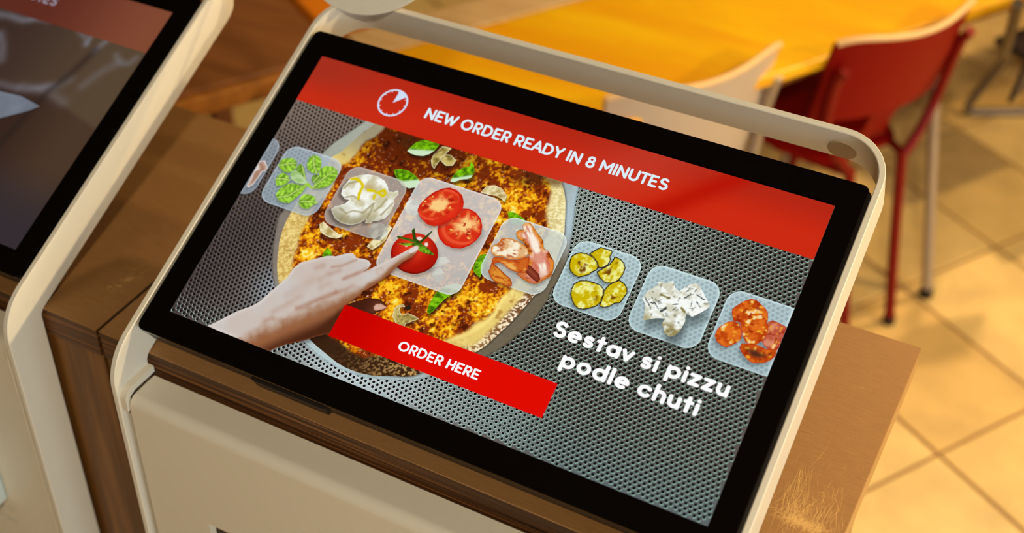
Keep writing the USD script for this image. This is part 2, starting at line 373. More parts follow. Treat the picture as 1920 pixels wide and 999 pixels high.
# pale card terminal bolted to the left kiosk's front, only its right cheek in the picture
obj('card_terminal', L1(boxm(.085, .2145, -.098, -.0549, -.335, -.215, .004, 1)), M_blue, k1, smooth=40)
ART = json.loads('''{"pan":[[-185.2,251.7],[-184.7,243.2],[-191.4,232.0],[-199.4,218.7],[-204.4,209.1],[-207.6,200.2],[-212.1,173.2],[-212.5,142.2],[-215.0,124.0],[-214.7,120.1],[-209.9,107.7],[-205.1,95.4],[-198.8,82.8],[-191.9,70.7],[-195.2,76.5],[-189.1,67.0],[-182.2,58.9],[-179.5,56.9],[-161.3,40.1],[-143.5,29.8],[-126.6,19.5],[-113.1,14.4],[-101.8,11.4],[-85.2,8.7],[-71.1,8.7],[-57.8,9.7],[-41.4,13.3],[-25.9,18.3],[-14.8,22.9],[-3.5,29.4],[14.8,45.6],[37.0,65.1],[45.1,75.2],[52.3,87.5],[56.5,97.1],[61.8,109.7],[64.2,121.3],[65.9,132.7],[64.9,144.2],[66.5,150.0],[66.1,170.1],[64.8,180.7],[60.8,194.4],[55.4,211.4],[49.5,228.6],[45.9,243.7],[41.2,258.0],[29.3,274.9],[-23.8,294.1],[-109.5,291.9]],"pizza":[[-177.3,254.2],[-174.0,243.5],[-181.3,230.5],[-186.6,216.0],[-190.8,205.2],[-197.0,197.9],[-196.1,172.3],[-205.2,150.8],[-205.5,132.3],[-205.2,121.3],[-203.5,109.9],[-200.2,99.1],[-194.7,87.2],[-186.9,72.5],[-195.1,87.3],[-189.4,76.6],[-182.6,66.4],[-178.1,61.3],[-151.3,38.1],[-131.2,28.8],[-121.5,23.2],[-112.5,20.1],[-98.8,16.2],[-87.7,13.1],[-77.5,11.6],[-63.5,11.6],[-50.8,13.7],[-35.4,19.1],[-23.7,22.7],[-16.4,25.9],[-11.5,30.3],[3.6,46.7],[26.8,66.1],[32.6,74.0],[37.9,86.6],[43.2,99.3],[47.8,113.5],[51.3,126.5],[52.5,131.5],[58.2,141.5],[58.4,156.2],[56.4,174.0],[54.7,187.5],[52.2,197.9],[46.2,213.0],[40.9,225.7],[35.2,235.4],[24.5,249.4],[7.9,261.8],[-45.9,280.8],[-117.0,283.1]],"basil1":[[-127.6,227.5],[-126.3,232.6],[-123.6,238.7],[-117.3,243.9],[-108.6,244.2],[-100.7,244.1],[-101.3,237.7],[-104.9,231.4],[-109.8,227.5],[-116.8,225.9],[-122.8,226.0]],"basil2":[[-130.7,204.3],[-125.1,207.7],[-115.5,208.3],[-107.4,206.0],[-100.5,202.2],[-100.7,195.0],[-106.7,191.5],[-114.9,192.3],[-123.6,197.5]],"basil3":[[-72.1,210.7],[-72.2,216.7],[-70.7,223.3],[-67.3,228.0],[-61.4,231.5],[-62.8,237.1],[-58.6,234.4],[-54.8,228.6],[-54.6,221.6],[-57.0,218.8],[-63.3,216.2],[-67.8,211.7]],"basil4":[[-32.1,85.1],[-33.4,91.1],[-33.1,101.3],[-32.0,106.3],[-29.0,111.1],[-25.5,115.2],[-19.1,118.9],[-13.5,118.6],[-13.5,113.0],[-18.0,107.7],[-22.2,101.5],[-24.9,94.1],[-26.4,88.1],[-29.4,83.3]],"basil5":[[-11.7,139.1],[-12.0,145.2],[-10.8,151.2],[-7.0,154.5],[-3.4,152.9],[-2.2,144.9],[-1.8,136.6],[-1.0,131.3],[-6.5,133.1],[-10.0,135.6]],"basil6":[[-5.6,199.1],[-3.9,201.1],[2.6,200.9],[10.1,198.7],[15.0,196.0],[12.8,192.9],[8.5,190.4],[1.7,191.4],[-2.9,195.2]],"basil7":[[-152.5,100.4],[-153.2,105.0],[-151.9,109.8],[-147.0,108.1],[-144.4,105.2],[-144.0,102.9],[-146.6,100.5]],"mush1":[[-100.5,225.6],[-101.1,231.6],[-98.8,238.5],[-96.5,243.5],[-87.0,244.0],[-89.5,237.5],[-91.8,230.6],[-92.8,223.1],[-93.1,217.9],[-97.0,220.7]],"mush1b":[[-91.8,228.5],[-89.9,236.3],[-84.5,237.1],[-76.8,233.5],[-77.5,227.1],[-84.1,224.9]],"mush2":[[-39.2,209.6],[-36.7,217.9],[-29.9,221.2],[-21.8,220.0],[-13.8,214.8],[-13.3,208.1],[-16.9,209.8],[-23.4,211.5],[-30.2,210.2]],"mush3":[[-171.9,128.8],[-169.1,132.8],[-163.9,130.6],[-155.2,127.7],[-147.1,125.6],[-145.1,128.2],[-144.5,124.5],[-148.5,121.1],[-155.9,120.0],[-163.4,120.9],[-167.3,122.5]],"mush4":[[-116.5,123.6],[-114.7,131.0],[-109.2,138.8],[-106.1,143.8],[-108.0,151.0],[-102.6,148.9],[-103.1,141.9],[-102.1,136.4],[-105.5,128.4],[-110.0,122.4]],"mush5":[[-60.2,70.4],[-62.0,77.1],[-60.5,81.3],[-55.4,84.1],[-53.0,82.2],[-57.3,80.6],[-56.1,76.5],[-52.1,74.3],[-47.5,77.8],[-40.8,77.5],[-35.2,76.3],[-40.0,72.3],[-44.9,67.7],[-44.9,64.1],[-53.5,64.6]],"mush6":[[-47.7,124.1],[-48.2,128.7],[-46.7,136.8],[-40.6,139.4],[-34.0,136.5],[-39.1,131.0],[-44.6,127.1]],"mush7":[[-33.8,122.5],[-32.9,119.5],[-33.2,116.8],[-34.6,114.9],[-36.9,114.1],[-39.5,114.6],[-42.1,116.3],[-44.0,118.8],[-44.9,121.8],[-44.6,124.5],[-43.2,126.5],[-41.0,127.3],[-38.3,126.8],[-35.7,125.0]],"mush8":[[-85.3,177.5],[-84.3,174.3],[-84.6,171.1],[-86.2,168.5],[-88.9,166.9],[-92.2,166.5],[-95.6,167.4],[-98.6,169.4],[-100.8,172.2],[-101.9,175.5],[-101.6,178.7],[-99.9,181.3],[-97.3,182.9],[-94.0,183.3],[-90.5,182.4],[-87.5,180.4]],"mush9":[[-104.5,144.3],[-103.4,140.5],[-104.4,136.7],[-107.1,133.9],[-111.1,132.5],[-115.6,132.8],[-119.6,134.8],[-122.5,138.1],[-123.6,142.0],[-122.6,145.7],[-119.9,148.6],[-115.8,150.0],[-111.3,149.6],[-107.3,147.6]],"spin1":[[-244.8,171.5],[-244.9,177.8],[-240.0,182.1],[-233.6,183.7],[-228.0,181.3],[-225.3,175.9],[-226.3,171.4],[-230.6,167.9],[-236.6,167.4],[-241.8,169.9]],"spin2":[[-224.2,173.1],[-225.2,177.5],[-222.6,181.0],[-218.3,178.2],[-214.0,173.4],[-208.7,166.9],[-206.8,162.8],[-211.7,165.9],[-219.1,169.6]],"spin3":[[-227.3,165.8],[-227.6,169.9],[-224.2,173.1],[-217.8,171.1],[-210.5,167.3],[-203.3,163.0],[-210.0,161.3],[-216.9,160.5],[-223.0,162.1]],"spin4":[[-216.8,181.9],[-218.6,188.6],[-216.1,193.1],[-211.4,194.1],[-205.9,191.8],[-202.0,185.8],[-201.1,179.8],[-201.5,176.0],[-206.8,175.3],[-212.9,176.9]],"spin5":[[-198.3,160.6],[-198.5,166.2],[-195.8,172.2],[-200.5,177.9],[-201.5,182.3],[-197.8,186.6],[-191.5,188.2],[-185.3,187.2],[-181.5,183.2],[-180.7,176.3],[-182.3,170.1],[-186.5,165.1],[-192.0,162.2]],"spin6":[[-204.4,169.4],[-204.7,173.4],[-200.8,175.7],[-196.6,174.6],[-196.5,169.9],[-200.2,165.6]],"spin7":[[-239.1,156.6],[-238.7,162.0],[-236.1,166.5],[-230.4,165.8],[-224.3,161.6],[-225.3,157.1],[-229.2,153.2],[-234.2,151.0]],"spin8":[[-230.0,142.1],[-230.4,148.2],[-226.9,154.5],[-221.2,159.0],[-213.2,159.7],[-205.0,161.4],[-205.5,153.5],[-208.3,145.9],[-212.4,138.9],[-216.8,137.4],[-224.3,137.9]],"spin9":[[-203.6,143.2],[-204.8,147.8],[-202.1,152.9],[-196.4,153.8],[-190.2,152.8],[-187.6,149.1],[-183.9,148.9],[-187.6,145.6],[-191.1,139.3],[-196.7,138.4],[-201.2,139.9]],"spin_stem":[[-207.1,163.3],[-204.3,164.7],[-200.4,162.4],[-197.2,160.4],[-198.9,159.9],[-205.7,160.9],[-212.5,138.1],[-213.6,139.0],[-207.6,160.5]],"rib_spin1":[[-244.3,171.5],[-235.7,176.6],[-228.1,179.7]],"rib_spin3":[[-226.0,167.3],[-214.3,165.0],[-204.4,163.1]],"rib_spin4":[[-214.8,192.0],[-209.3,183.3],[-202.5,176.7]],"rib_spin5":[[-197.7,161.3],[-193.6,172.0],[-188.9,181.8],[-185.5,186.6]],"rib_spin7":[[-238.8,157.8],[-231.3,160.3],[-224.5,161.1]],"rib_spin8":[[-227.1,140.0],[-217.3,145.4],[-211.7,153.5],[-205.6,160.7]],"rib_spin9":[[-201.9,143.7],[-194.4,146.8],[-185.2,148.4]],"rib_spin2":[[-221.6,180.3],[-215.3,173.0],[-207.3,163.7]],"rib_spin6":[[-200.7,166.5],[-199.7,172.0],[-198.2,175.6]],"mozz":[[-167.4,164.4],[-169.5,171.8],[-167.8,178.6],[-167.1,182.9],[-160.1,188.4],[-152.0,192.1],[-142.6,193.2],[-133.6,191.1],[-127.0,186.2],[-124.2,182.1],[-119.2,182.8],[-116.0,185.9],[-113.3,182.8],[-114.7,176.3],[-113.8,172.6],[-112.7,174.2],[-111.4,162.7],[-114.0,154.8],[-119.5,150.5],[-123.0,149.7],[-124.3,146.8],[-129.5,144.5],[-130.5,149.1],[-134.8,142.7],[-142.1,138.0],[-151.5,136.9],[-159.7,139.1],[-166.8,144.6],[-168.7,147.0],[-166.3,150.8],[-162.6,153.1],[-158.5,156.5],[-156.1,161.4],[-160.8,160.8],[-166.6,163.9]],"oil0":[[-167.0,182.6],[-160.6,183.9],[-154.5,182.0],[-151.0,179.1],[-150.5,171.1],[-148.6,165.7]],"oil1":[[-143.8,177.0],[-137.2,177.7]],"oil2":[[-134.0,177.3],[-128.5,181.7],[-125.8,178.5],[-127.1,175.6],[-132.1,177.4]],"oil3":[[-134.5,173.6],[-134.3,170.6]],"fold0":[[-161.1,150.6],[-152.4,147.6],[-147.1,152.4],[-137.0,153.8],[-131.7,165.7]],"fold1":[[-131.7,165.7],[-130.5,158.1],[-130.4,147.2]],"fold2":[[-127.2,159.2],[-123.6,165.4],[-122.3,173.9]],"fold3":[[-168.2,170.3],[-165.9,177.1],[-158.4,181.7]],"fold4":[[-161.7,162.3],[-155.0,166.6],[-146.8,164.3]],"fold5":[[-119.1,157.0],[-116.1,166.0],[-113.5,173.9]],"tom_whole":[[-48.6,139.8],[-47.2,136.5],[-46.6,133.1],[-46.6,129.6],[-47.4,126.3],[-48.8,123.1],[-50.9,120.2],[-53.5,117.7],[-56.6,115.6],[-60.1,114.0],[-63.9,113.0],[-67.9,112.5],[-71.9,112.7],[-75.9,113.4],[-79.7,114.8],[-83.3,116.6],[-86.4,119.0],[-89.0,121.8],[-91.1,124.8],[-92.5,128.2],[-93.2,131.7],[-93.2,135.2],[-92.4,138.6],[-91.0,141.8],[-88.9,144.8],[-86.3,147.4],[-83.1,149.5],[-79.5,151.1],[-75.6,152.1],[-71.6,152.5],[-67.5,152.3],[-63.5,151.5],[-59.7,150.1],[-56.2,148.1],[-53.1,145.7],[-50.5,142.9]],"calyx":[[-93.2,141.4],[-93.3,143.3],[-86.3,143.8],[-77.2,144.6],[-80.3,148.8],[-83.1,152.7],[-81.9,155.8],[-78.8,151.3],[-75.4,146.7],[-70.7,144.9],[-68.6,150.0],[-64.4,159.4],[-64.3,156.4],[-66.9,148.7],[-68.4,143.3],[-61.5,141.9],[-53.0,138.2],[-51.4,136.8],[-55.0,136.5],[-60.2,135.6],[-68.3,136.6],[-71.6,139.3],[-75.4,139.4],[-78.2,137.5],[-90.1,135.7],[-84.5,138.6],[-77.9,140.5],[-74.1,142.3],[-76.9,142.3],[-85.4,142.0]],"hl1":[[-69.1,148.6],[-69.0,147.4],[-69.8,146.2],[-71.4,145.4],[-73.2,145.0],[-74.8,145.4],[-75.8,146.2],[-75.9,147.4],[-75.1,148.6],[-73.5,149.5],[-71.7,149.8],[-70.1,149.4]],"hl2":[[-61.2,145.1],[-60.9,143.7],[-61.1,142.6],[-62.0,141.9],[-63.2,141.9],[-64.4,142.5],[-65.4,143.6],[-65.7,144.9],[-65.4,146.1],[-64.5,146.8],[-63.3,146.8],[-62.1,146.2]],"hl3":[[-78.8,137.2],[-78.8,136.4],[-79.4,135.6],[-80.5,135.2],[-81.6,135.4],[-82.4,136.0],[-82.4,136.9],[-81.8,137.7],[-80.7,138.1],[-79.6,137.9]],"tomA":[[-86.9,172.0],[-88.1,174.6],[-88.6,179.4],[-85.6,188.4],[-81.7,195.7],[-75.3,201.9],[-69.1,205.0],[-61.3,204.6],[-53.9,201.1],[-49.2,194.8],[-47.2,188.6],[-48.7,181.3],[-52.9,172.9],[-58.3,166.7],[-65.1,163.4],[-72.6,163.2],[-81.3,167.1]],"tomAf":[[-86.4,173.2],[-87.8,179.7],[-84.4,187.8],[-78.8,195.7],[-72.4,201.9],[-65.4,203.2],[-58.0,200.8],[-54.2,196.1],[-53.7,189.4],[-57.2,181.3],[-62.7,173.5],[-69.5,168.2],[-76.4,166.8],[-83.4,169.3]],"tomB":[[-60.1,160.7],[-61.3,165.2],[-58.6,174.9],[-51.9,184.0],[-47.0,189.2],[-41.2,190.7],[-33.9,189.3],[-27.5,185.6],[-22.0,178.8],[-19.4,171.0],[-20.5,163.9],[-24.3,156.8],[-30.8,151.2],[-38.1,149.2],[-46.9,149.9],[-54.6,153.9]],"tomC":[[-69.7,185.4],[-39.7,174.6]],"bacA":[[10.5,182.5],[12.8,187.1],[15.9,187.2],[13.0,191.5],[14.2,194.8],[18.5,196.3],[24.1,192.9],[31.4,187.9],[37.9,183.5],[41.3,177.1],[46.8,175.8],[51.5,171.4],[55.7,168.2],[58.1,161.7],[59.5,153.9],[56.4,150.9],[52.6,145.9],[49.8,142.6],[44.1,141.5],[36.4,142.8],[27.7,146.2],[36.5,150.3],[34.6,158.0],[32.0,165.4],[29.0,170.0],[20.6,176.5],[14.4,178.1]],"bacB":[[-5.1,161.8],[-2.9,164.9],[-0.0,168.3],[0.4,173.2],[4.8,175.3],[11.7,176.2],[17.5,175.4],[23.6,173.8],[28.2,171.6],[30.9,166.9],[28.2,162.2],[21.8,158.6],[15.5,156.8],[8.2,157.0],[2.8,155.1],[-1.5,156.4]],"bacC":[[1.2,150.8],[2.2,154.4],[7.6,156.3],[15.9,156.0],[23.6,158.7],[32.0,165.4],[34.3,160.6],[36.5,152.1],[35.1,149.3],[29.1,147.1],[22.8,147.2],[17.8,148.2],[13.2,150.3],[7.8,150.3],[5.5,147.6],[3.6,147.9]],"bacD":[[3.6,142.2],[2.4,148.4],[5.5,147.6],[13.2,144.7],[18.9,142.1],[25.4,139.8],[28.8,136.4],[29.7,133.5],[26.7,131.5],[20.2,132.0],[13.2,131.7],[8.2,134.6],[3.2,139.3]],"bacE":[[33.9,157.7],[38.8,156.6],[47.8,152.5],[51.2,148.1],[50.0,144.0],[41.4,147.4],[35.7,150.0]],"bac_ax":[[16.3,193.1],[32.9,177.0],[45.7,162.8],[52.7,151.4]],"aub1":[[69.3,171.8],[68.2,177.7],[71.0,181.8],[75.1,184.3],[80.7,184.9],[87.0,183.6],[92.5,180.0],[95.1,175.5],[94.4,172.8],[91.7,170.1],[90.5,167.0],[86.6,164.2],[82.7,161.4],[77.7,162.4],[73.0,164.9],[70.6,168.1]],"aub2":[[82.4,185.5],[85.5,190.0],[89.3,194.8],[94.4,194.9],[99.4,195.3],[101.1,193.5],[100.7,189.2],[102.8,185.8],[102.2,181.4],[99.9,177.8],[95.7,175.7],[92.5,180.0],[87.0,183.6]],"aub3":[[104.6,190.5],[110.7,189.9],[114.9,187.3],[117.8,183.5],[118.4,177.6],[117.2,171.7],[114.6,167.4],[110.4,165.3],[105.5,164.9],[99.9,167.6],[95.6,171.5],[99.3,176.3],[103.3,181.8],[104.8,187.2]],"aub4":[[82.8,143.8],[81.5,148.8],[81.4,154.2],[85.1,158.9],[90.6,160.9],[98.0,161.5],[104.0,161.0],[108.0,158.4],[109.8,153.6],[110.4,146.4],[108.6,141.8],[104.5,138.3],[99.5,135.1],[94.3,133.9],[89.5,136.2],[85.7,140.2]],"aub5":[[108.8,157.3],[110.9,164.1],[114.3,168.1],[117.5,170.9],[122.5,169.6],[126.7,166.4],[128.7,161.8],[127.6,156.0],[126.5,151.3],[122.3,149.4],[119.2,145.0],[115.2,142.5],[110.8,142.6],[110.4,147.8],[110.0,153.0]],"blue":[[143.0,161.6],[144.7,170.2],[148.0,174.1],[150.6,178.4],[149.7,180.7],[152.1,182.3],[155.0,181.3],[158.8,184.0],[161.6,186.3],[165.8,180.5],[170.2,178.7],[173.1,183.8],[175.9,187.5],[180.2,190.3],[183.3,190.1],[188.8,185.5],[195.7,178.7],[199.1,175.3],[199.2,172.8],[194.5,166.5],[189.1,160.3],[183.9,161.3],[184.2,157.5],[185.3,154.6],[184.8,149.9],[184.3,145.2],[182.2,139.9],[177.9,137.0],[173.1,138.5],[167.5,146.2],[168.6,151.1],[161.4,149.1],[157.1,146.3],[151.6,143.2],[149.9,148.9],[148.8,154.4],[145.3,159.8]],"vein0":[[144.7,163.5],[153.1,156.0]],"vein1":[[150.3,165.6],[159.2,157.5]],"vein2":[[156.9,170.6],[160.8,170.0],[164.5,170.0]],"vein3":[[162.8,156.2],[165.5,160.2]],"vein4":[[170.0,165.4],[173.5,167.4]],"vein5":[[177.6,164.9],[181.6,162.4]],"vein6":[[176.8,174.5],[180.7,179.9]],"vein7":[[185.2,180.8],[190.0,179.3],[193.3,178.5]],"vein8":[[184.0,173.8],[184.5,168.7]],"vein9":[[187.7,174.5],[192.4,170.9]],"vein10":[[158.6,166.6],[157.1,164.1]],"vein11":[[171.9,160.9],[173.1,163.9]],"vein12":[[176.1,180.9],[177.4,182.0]],"vein13":[[182.7,182.6],[183.3,185.5]],"vein14":[[151.2,160.6],[153.6,160.8]],"cho1":[[217.9,178.3],[219.9,182.3],[223.0,186.7],[226.3,190.5],[229.6,192.7],[234.2,193.0],[238.4,191.0],[243.3,188.9],[247.0,185.1],[249.1,179.4],[248.8,175.4],[239.7,170.2],[228.4,169.2],[222.6,169.0],[219.6,173.7]],"cho5":[[235.9,147.8],[236.0,152.2],[239.0,153.4],[248.1,155.5],[257.1,154.4],[265.2,157.4],[265.7,151.3],[264.2,147.6],[260.1,143.0],[255.3,140.6],[250.2,139.0],[245.0,140.5],[239.6,144.1]],"cho4":[[249.4,177.0],[252.8,180.4],[258.8,179.8],[264.9,178.8],[267.2,177.1],[267.8,159.6],[264.9,156.7],[258.1,154.8],[253.2,157.3],[250.4,160.1],[251.0,164.8],[251.2,170.6]],"cho2":[[228.4,169.2],[230.0,174.3],[233.6,178.8],[238.4,181.6],[243.1,181.7],[247.8,178.2],[251.4,173.8],[252.7,167.9],[251.7,161.2],[248.4,156.2],[243.5,153.7],[238.6,154.4],[234.7,158.7],[231.5,163.9]],"cho3":[[213.1,150.7],[212.7,156.3],[214.8,161.6],[218.8,166.6],[223.8,168.8],[228.3,167.9],[231.5,163.9],[234.2,158.5],[234.1,154.0],[230.3,148.8],[226.0,144.7],[221.2,144.8],[216.3,146.8]],"garlic":[[-263.6,141.1],[-264.4,150.2],[-264.9,161.6],[-265.7,169.8],[-260.6,172.1],[-253.9,166.3],[-253.6,162.3],[-256.6,160.2],[-257.0,153.8],[-258.1,145.1],[-260.6,140.6]],"hand":[[-221.2,0.5],[-213.6,8.9],[-207.2,16.9],[-201.0,24.1],[-192.0,31.7],[-186.5,38.7],[-184.5,42.9],[-184.8,43.1],[-179.8,54.9],[-176.9,61.7],[-173.5,69.7],[-172.4,79.7],[-168.9,87.3],[-158.3,94.9],[-147.6,102.1],[-141.8,104.1],[-139.9,104.2],[-132.3,109.9],[-126.0,112.6],[-122.0,111.6],[-120.2,109.7],[-113.4,111.1],[-107.7,111.4],[-103.3,108.6],[-104.0,103.6],[-107.1,98.7],[-98.1,108.6],[-89.1,118.5],[-80.5,129.2],[-74.4,137.5],[-70.5,140.9],[-68.2,138.8],[-68.7,133.8],[-69.7,128.6],[-76.0,120.7],[-79.0,113.9],[-82.0,105.3],[-87.0,96.9],[-91.0,90.2],[-97.8,81.7],[-97.9,78.9],[-102.9,70.6],[-106.3,64.7],[-100.0,58.6],[-93.2,46.3],[-106.1,35.3],[-117.4,27.7],[-122.2,23.5],[-128.2,18.9],[-140.3,11.0],[-147.6,4.8],[-151.9,-0.2],[-153.4,-1.4],[-173.3,-1.3],[-196.1,-0.8]],"thumb":[[-106.3,64.7],[-98.5,71.2],[-89.9,78.1],[-79.7,80.4],[-73.5,79.4],[-68.5,76.1],[-69.8,72.4],[-75.2,68.6],[-76.3,65.4],[-88.1,61.1]],"thumbnail":[[-80.9,72.1],[-79.8,75.2],[-76.0,77.1],[-71.1,76.6],[-68.3,75.7],[-71.0,72.9],[-75.8,69.7],[-78.8,69.1]],"nail":[[-77.1,131.8],[-75.6,136.2],[-72.0,140.1],[-69.0,139.9],[-67.9,137.4],[-69.1,134.6],[-72.2,131.4],[-74.4,130.3]],"crease0":[[[-117.7,87.3],[-111.1,92.9],[-99.4,105.7]],1.5,0.0],"crease1":[[[-137.3,93.6],[-129.4,97.9],[-119.3,107.7]],1.2,0.8],"crease2":[[[-120.9,87.1],[-113.6,94.0],[-103.0,104.4]],1.7,1.0],"crease3":[[[-151.4,88.1],[-146.8,92.2]],2.5,0.5],"crease4":[[[-135.2,87.2],[-129.4,92.6]],2.2,0.55],"crease5":[[[-142.2,78.9],[-138.0,85.3]],2.5,0.4],"crease6":[[[-120.9,72.4],[-114.2,77.6],[-109.5,83.1]],2,0.6],"crease7":[[[-148.4,45.5],[-136.6,57.3],[-127.2,66.3],[-121.7,72.1]],2.2,1.0],"crease8":[[[-164.7,54.7],[-155.6,64.6],[-147.9,76.9]],4,0.25],"crease9":[[[-171.2,24.0],[-166.1,28.7]],2.4,0.7],"crease10":[[[-168.2,35.4],[-159.6,46.1],[-151.5,57.5]],2.5,0.35],"crease11":[[[-137.3,72.1],[-132.3,78.7]],3,0.35],"knuckle":[[-88.7,106.2],[-88.3,104.1],[-89.2,102.4],[-91.2,101.7],[-93.5,102.3],[-95.1,103.9],[-95.5,106.0],[-94.5,107.7],[-92.5,108.4],[-90.3,107.8]],"handaxis":[[-202.6,9.6],[-179.1,37.1],[-157.5,67.7],[-132.1,92.2],[-102.8,109.3]],"handlow":[[-173.3,-1.3],[-153.3,20.6],[-137.3,36.9],[-117.8,55.9],[-115.8,59.3],[-104.2,72.9],[-94.3,89.7],[-87.8,98.4],[-80.3,116.3],[-70.6,130.3]]}''')
# ------------------------------------------------------------------ the lit pictures on the screens
# Everything below is drawn flat in the screen's own millimetres (x from the middle, y up from the lower edge).
mm_ = .001
ACTmm = sbox(-SW / 2 / mm_, 0, SW / 2 / mm_, SH / mm_)
def poly(k): return Polygon(ART[k]).buffer(0)
def curve(k): return LineString(ART[k] if not isinstance(ART[k][0][0], list) else ART[k][0])
def rounded(p, r=.8): return p.buffer(r).buffer(-2 * r).buffer(r) if r else p
def fb(x, y, sc, seed=0, oct=4): return meshkit.fbm(np.stack([x / sc, y / sc, np.full_like(x, seed * 7.31)], -1), oct, seed)
def ss(a, b, t): t = np.clip((t - a) / (b - a), 0, 1); return t * t * (3 - 2 * t)
def mixc(a, b, t): t = np.asarray(t)[..., None]; return np.asarray(a, float) * (1 - t) + np.asarray(b, float) * t
def dist(geom, x, y): return shapely.distance(geom, shapely.points(x, y))

def patch(pg, res):
    """Triangulates a polygon on a regular grid whose rim vertices are pulled onto the outline. -> xy, faces, depth inside the outline"""
    x0, y0, x1, y1 = pg.bounds
    xs = np.arange(x0 - res, x1 + 2 * res, res); ys = np.arange(y0 - res, y1 + 2 * res, res)
    X, Y = np.meshgrid(xs, ys); nx = len(xs); X, Y = X.ravel(), Y.ravel()
    pts = shapely.points(X, Y); b = pg.boundary
    shapely.prepare(pg); shapely.prepare(b)
    d = shapely.distance(b, pts); ins = shapely.contains(pg, pts)
    ok = ins.copy(); near = (d < .72 * res)
    idx = np.nonzero(near)[0]
    if len(idx):
        sl = shapely.get_coordinates(shapely.shortest_line(b, pts[idx])).reshape(-1, 2, 2)[:, 0]
        X[idx], Y[idx] = sl[:, 0], sl[:, 1]; ok[idx] = True; d[idx] = 0
    i = np.arange(len(X)).reshape(len(ys), nx)
    a, bb, c, e = i[:-1, :-1].ravel(), i[:-1, 1:].ravel(), i[1:, 1:].ravel(), i[1:, :-1].ravel()
    F = []
    for tri in ((a, bb, c), (a, c, e)):
        t = np.stack(tri, 1); F.append(t[ok[t].all(1)])
    k4 = ~(ok[a] & ok[c])
    for tri in ((a, bb, e), (bb, c, e)):
        t = np.stack(tri, 1); F.append(t[ok[t].all(1) & k4])
    F = np.vstack(F)
    if len(F) == 0: return None
    cen = np.stack([X[F].mean(1), Y[F].mean(1)], 1); F = F[shapely.contains_xy(pg.buffer(res * .05), cen[:, 0], cen[:, 1])]
    u, inv = np.unique(F, return_inverse=True)
    return X[u], Y[u], inv.reshape(-1, 3), np.where(ins, d, 0)[u]

layer = [0]
def picture(name, pg, fn, parent, L, res=1.0, opa=None, clip=True, lift=None, smooth=None):
    """One element of the screen picture: a flat mesh that gives off the colours fn(x, y, depth) (sRGB 0-255)."""
    if clip: pg = pg.intersection(ACTmm)
    layer[0] += 1
    z = IMG + layer[0] * 6e-6
    parts = [g for g in getattr(pg, 'geoms', [pg]) if g.geom_type == 'Polygon' and g.area > .05]
    V, F, C, O, n = [], [], [], [], 0
    for g in parts:
        r = patch(g, res)
        if r is None: continue
        x, y, f, d = r
        col = np.broadcast_to(np.asarray(fn(x, y, d), float), (len(x), 3))
        V.append(SC(x * mm_, y * mm_, z)); F.append(f + n); C.append(lin(np.clip(col, 0, 255))); n += len(x)
        if opa is not None: O.append(np.broadcast_to(np.asarray(opa(x, y, d), float), len(x)))
    if not V: return
    m = L(trimesh.Trimesh(np.vstack(V), np.vstack(F), process=False))
    p = obj(name, m, M_scra if opa is not None else M_scr, parent, smooth=False)
    primvar(p, 'col', np.vstack(C), Sdf.ValueTypeNames.Color3fArray)
    if opa is not None: primvar(p, 'opa', np.concatenate(O), Sdf.ValueTypeNames.FloatArray)
    return p

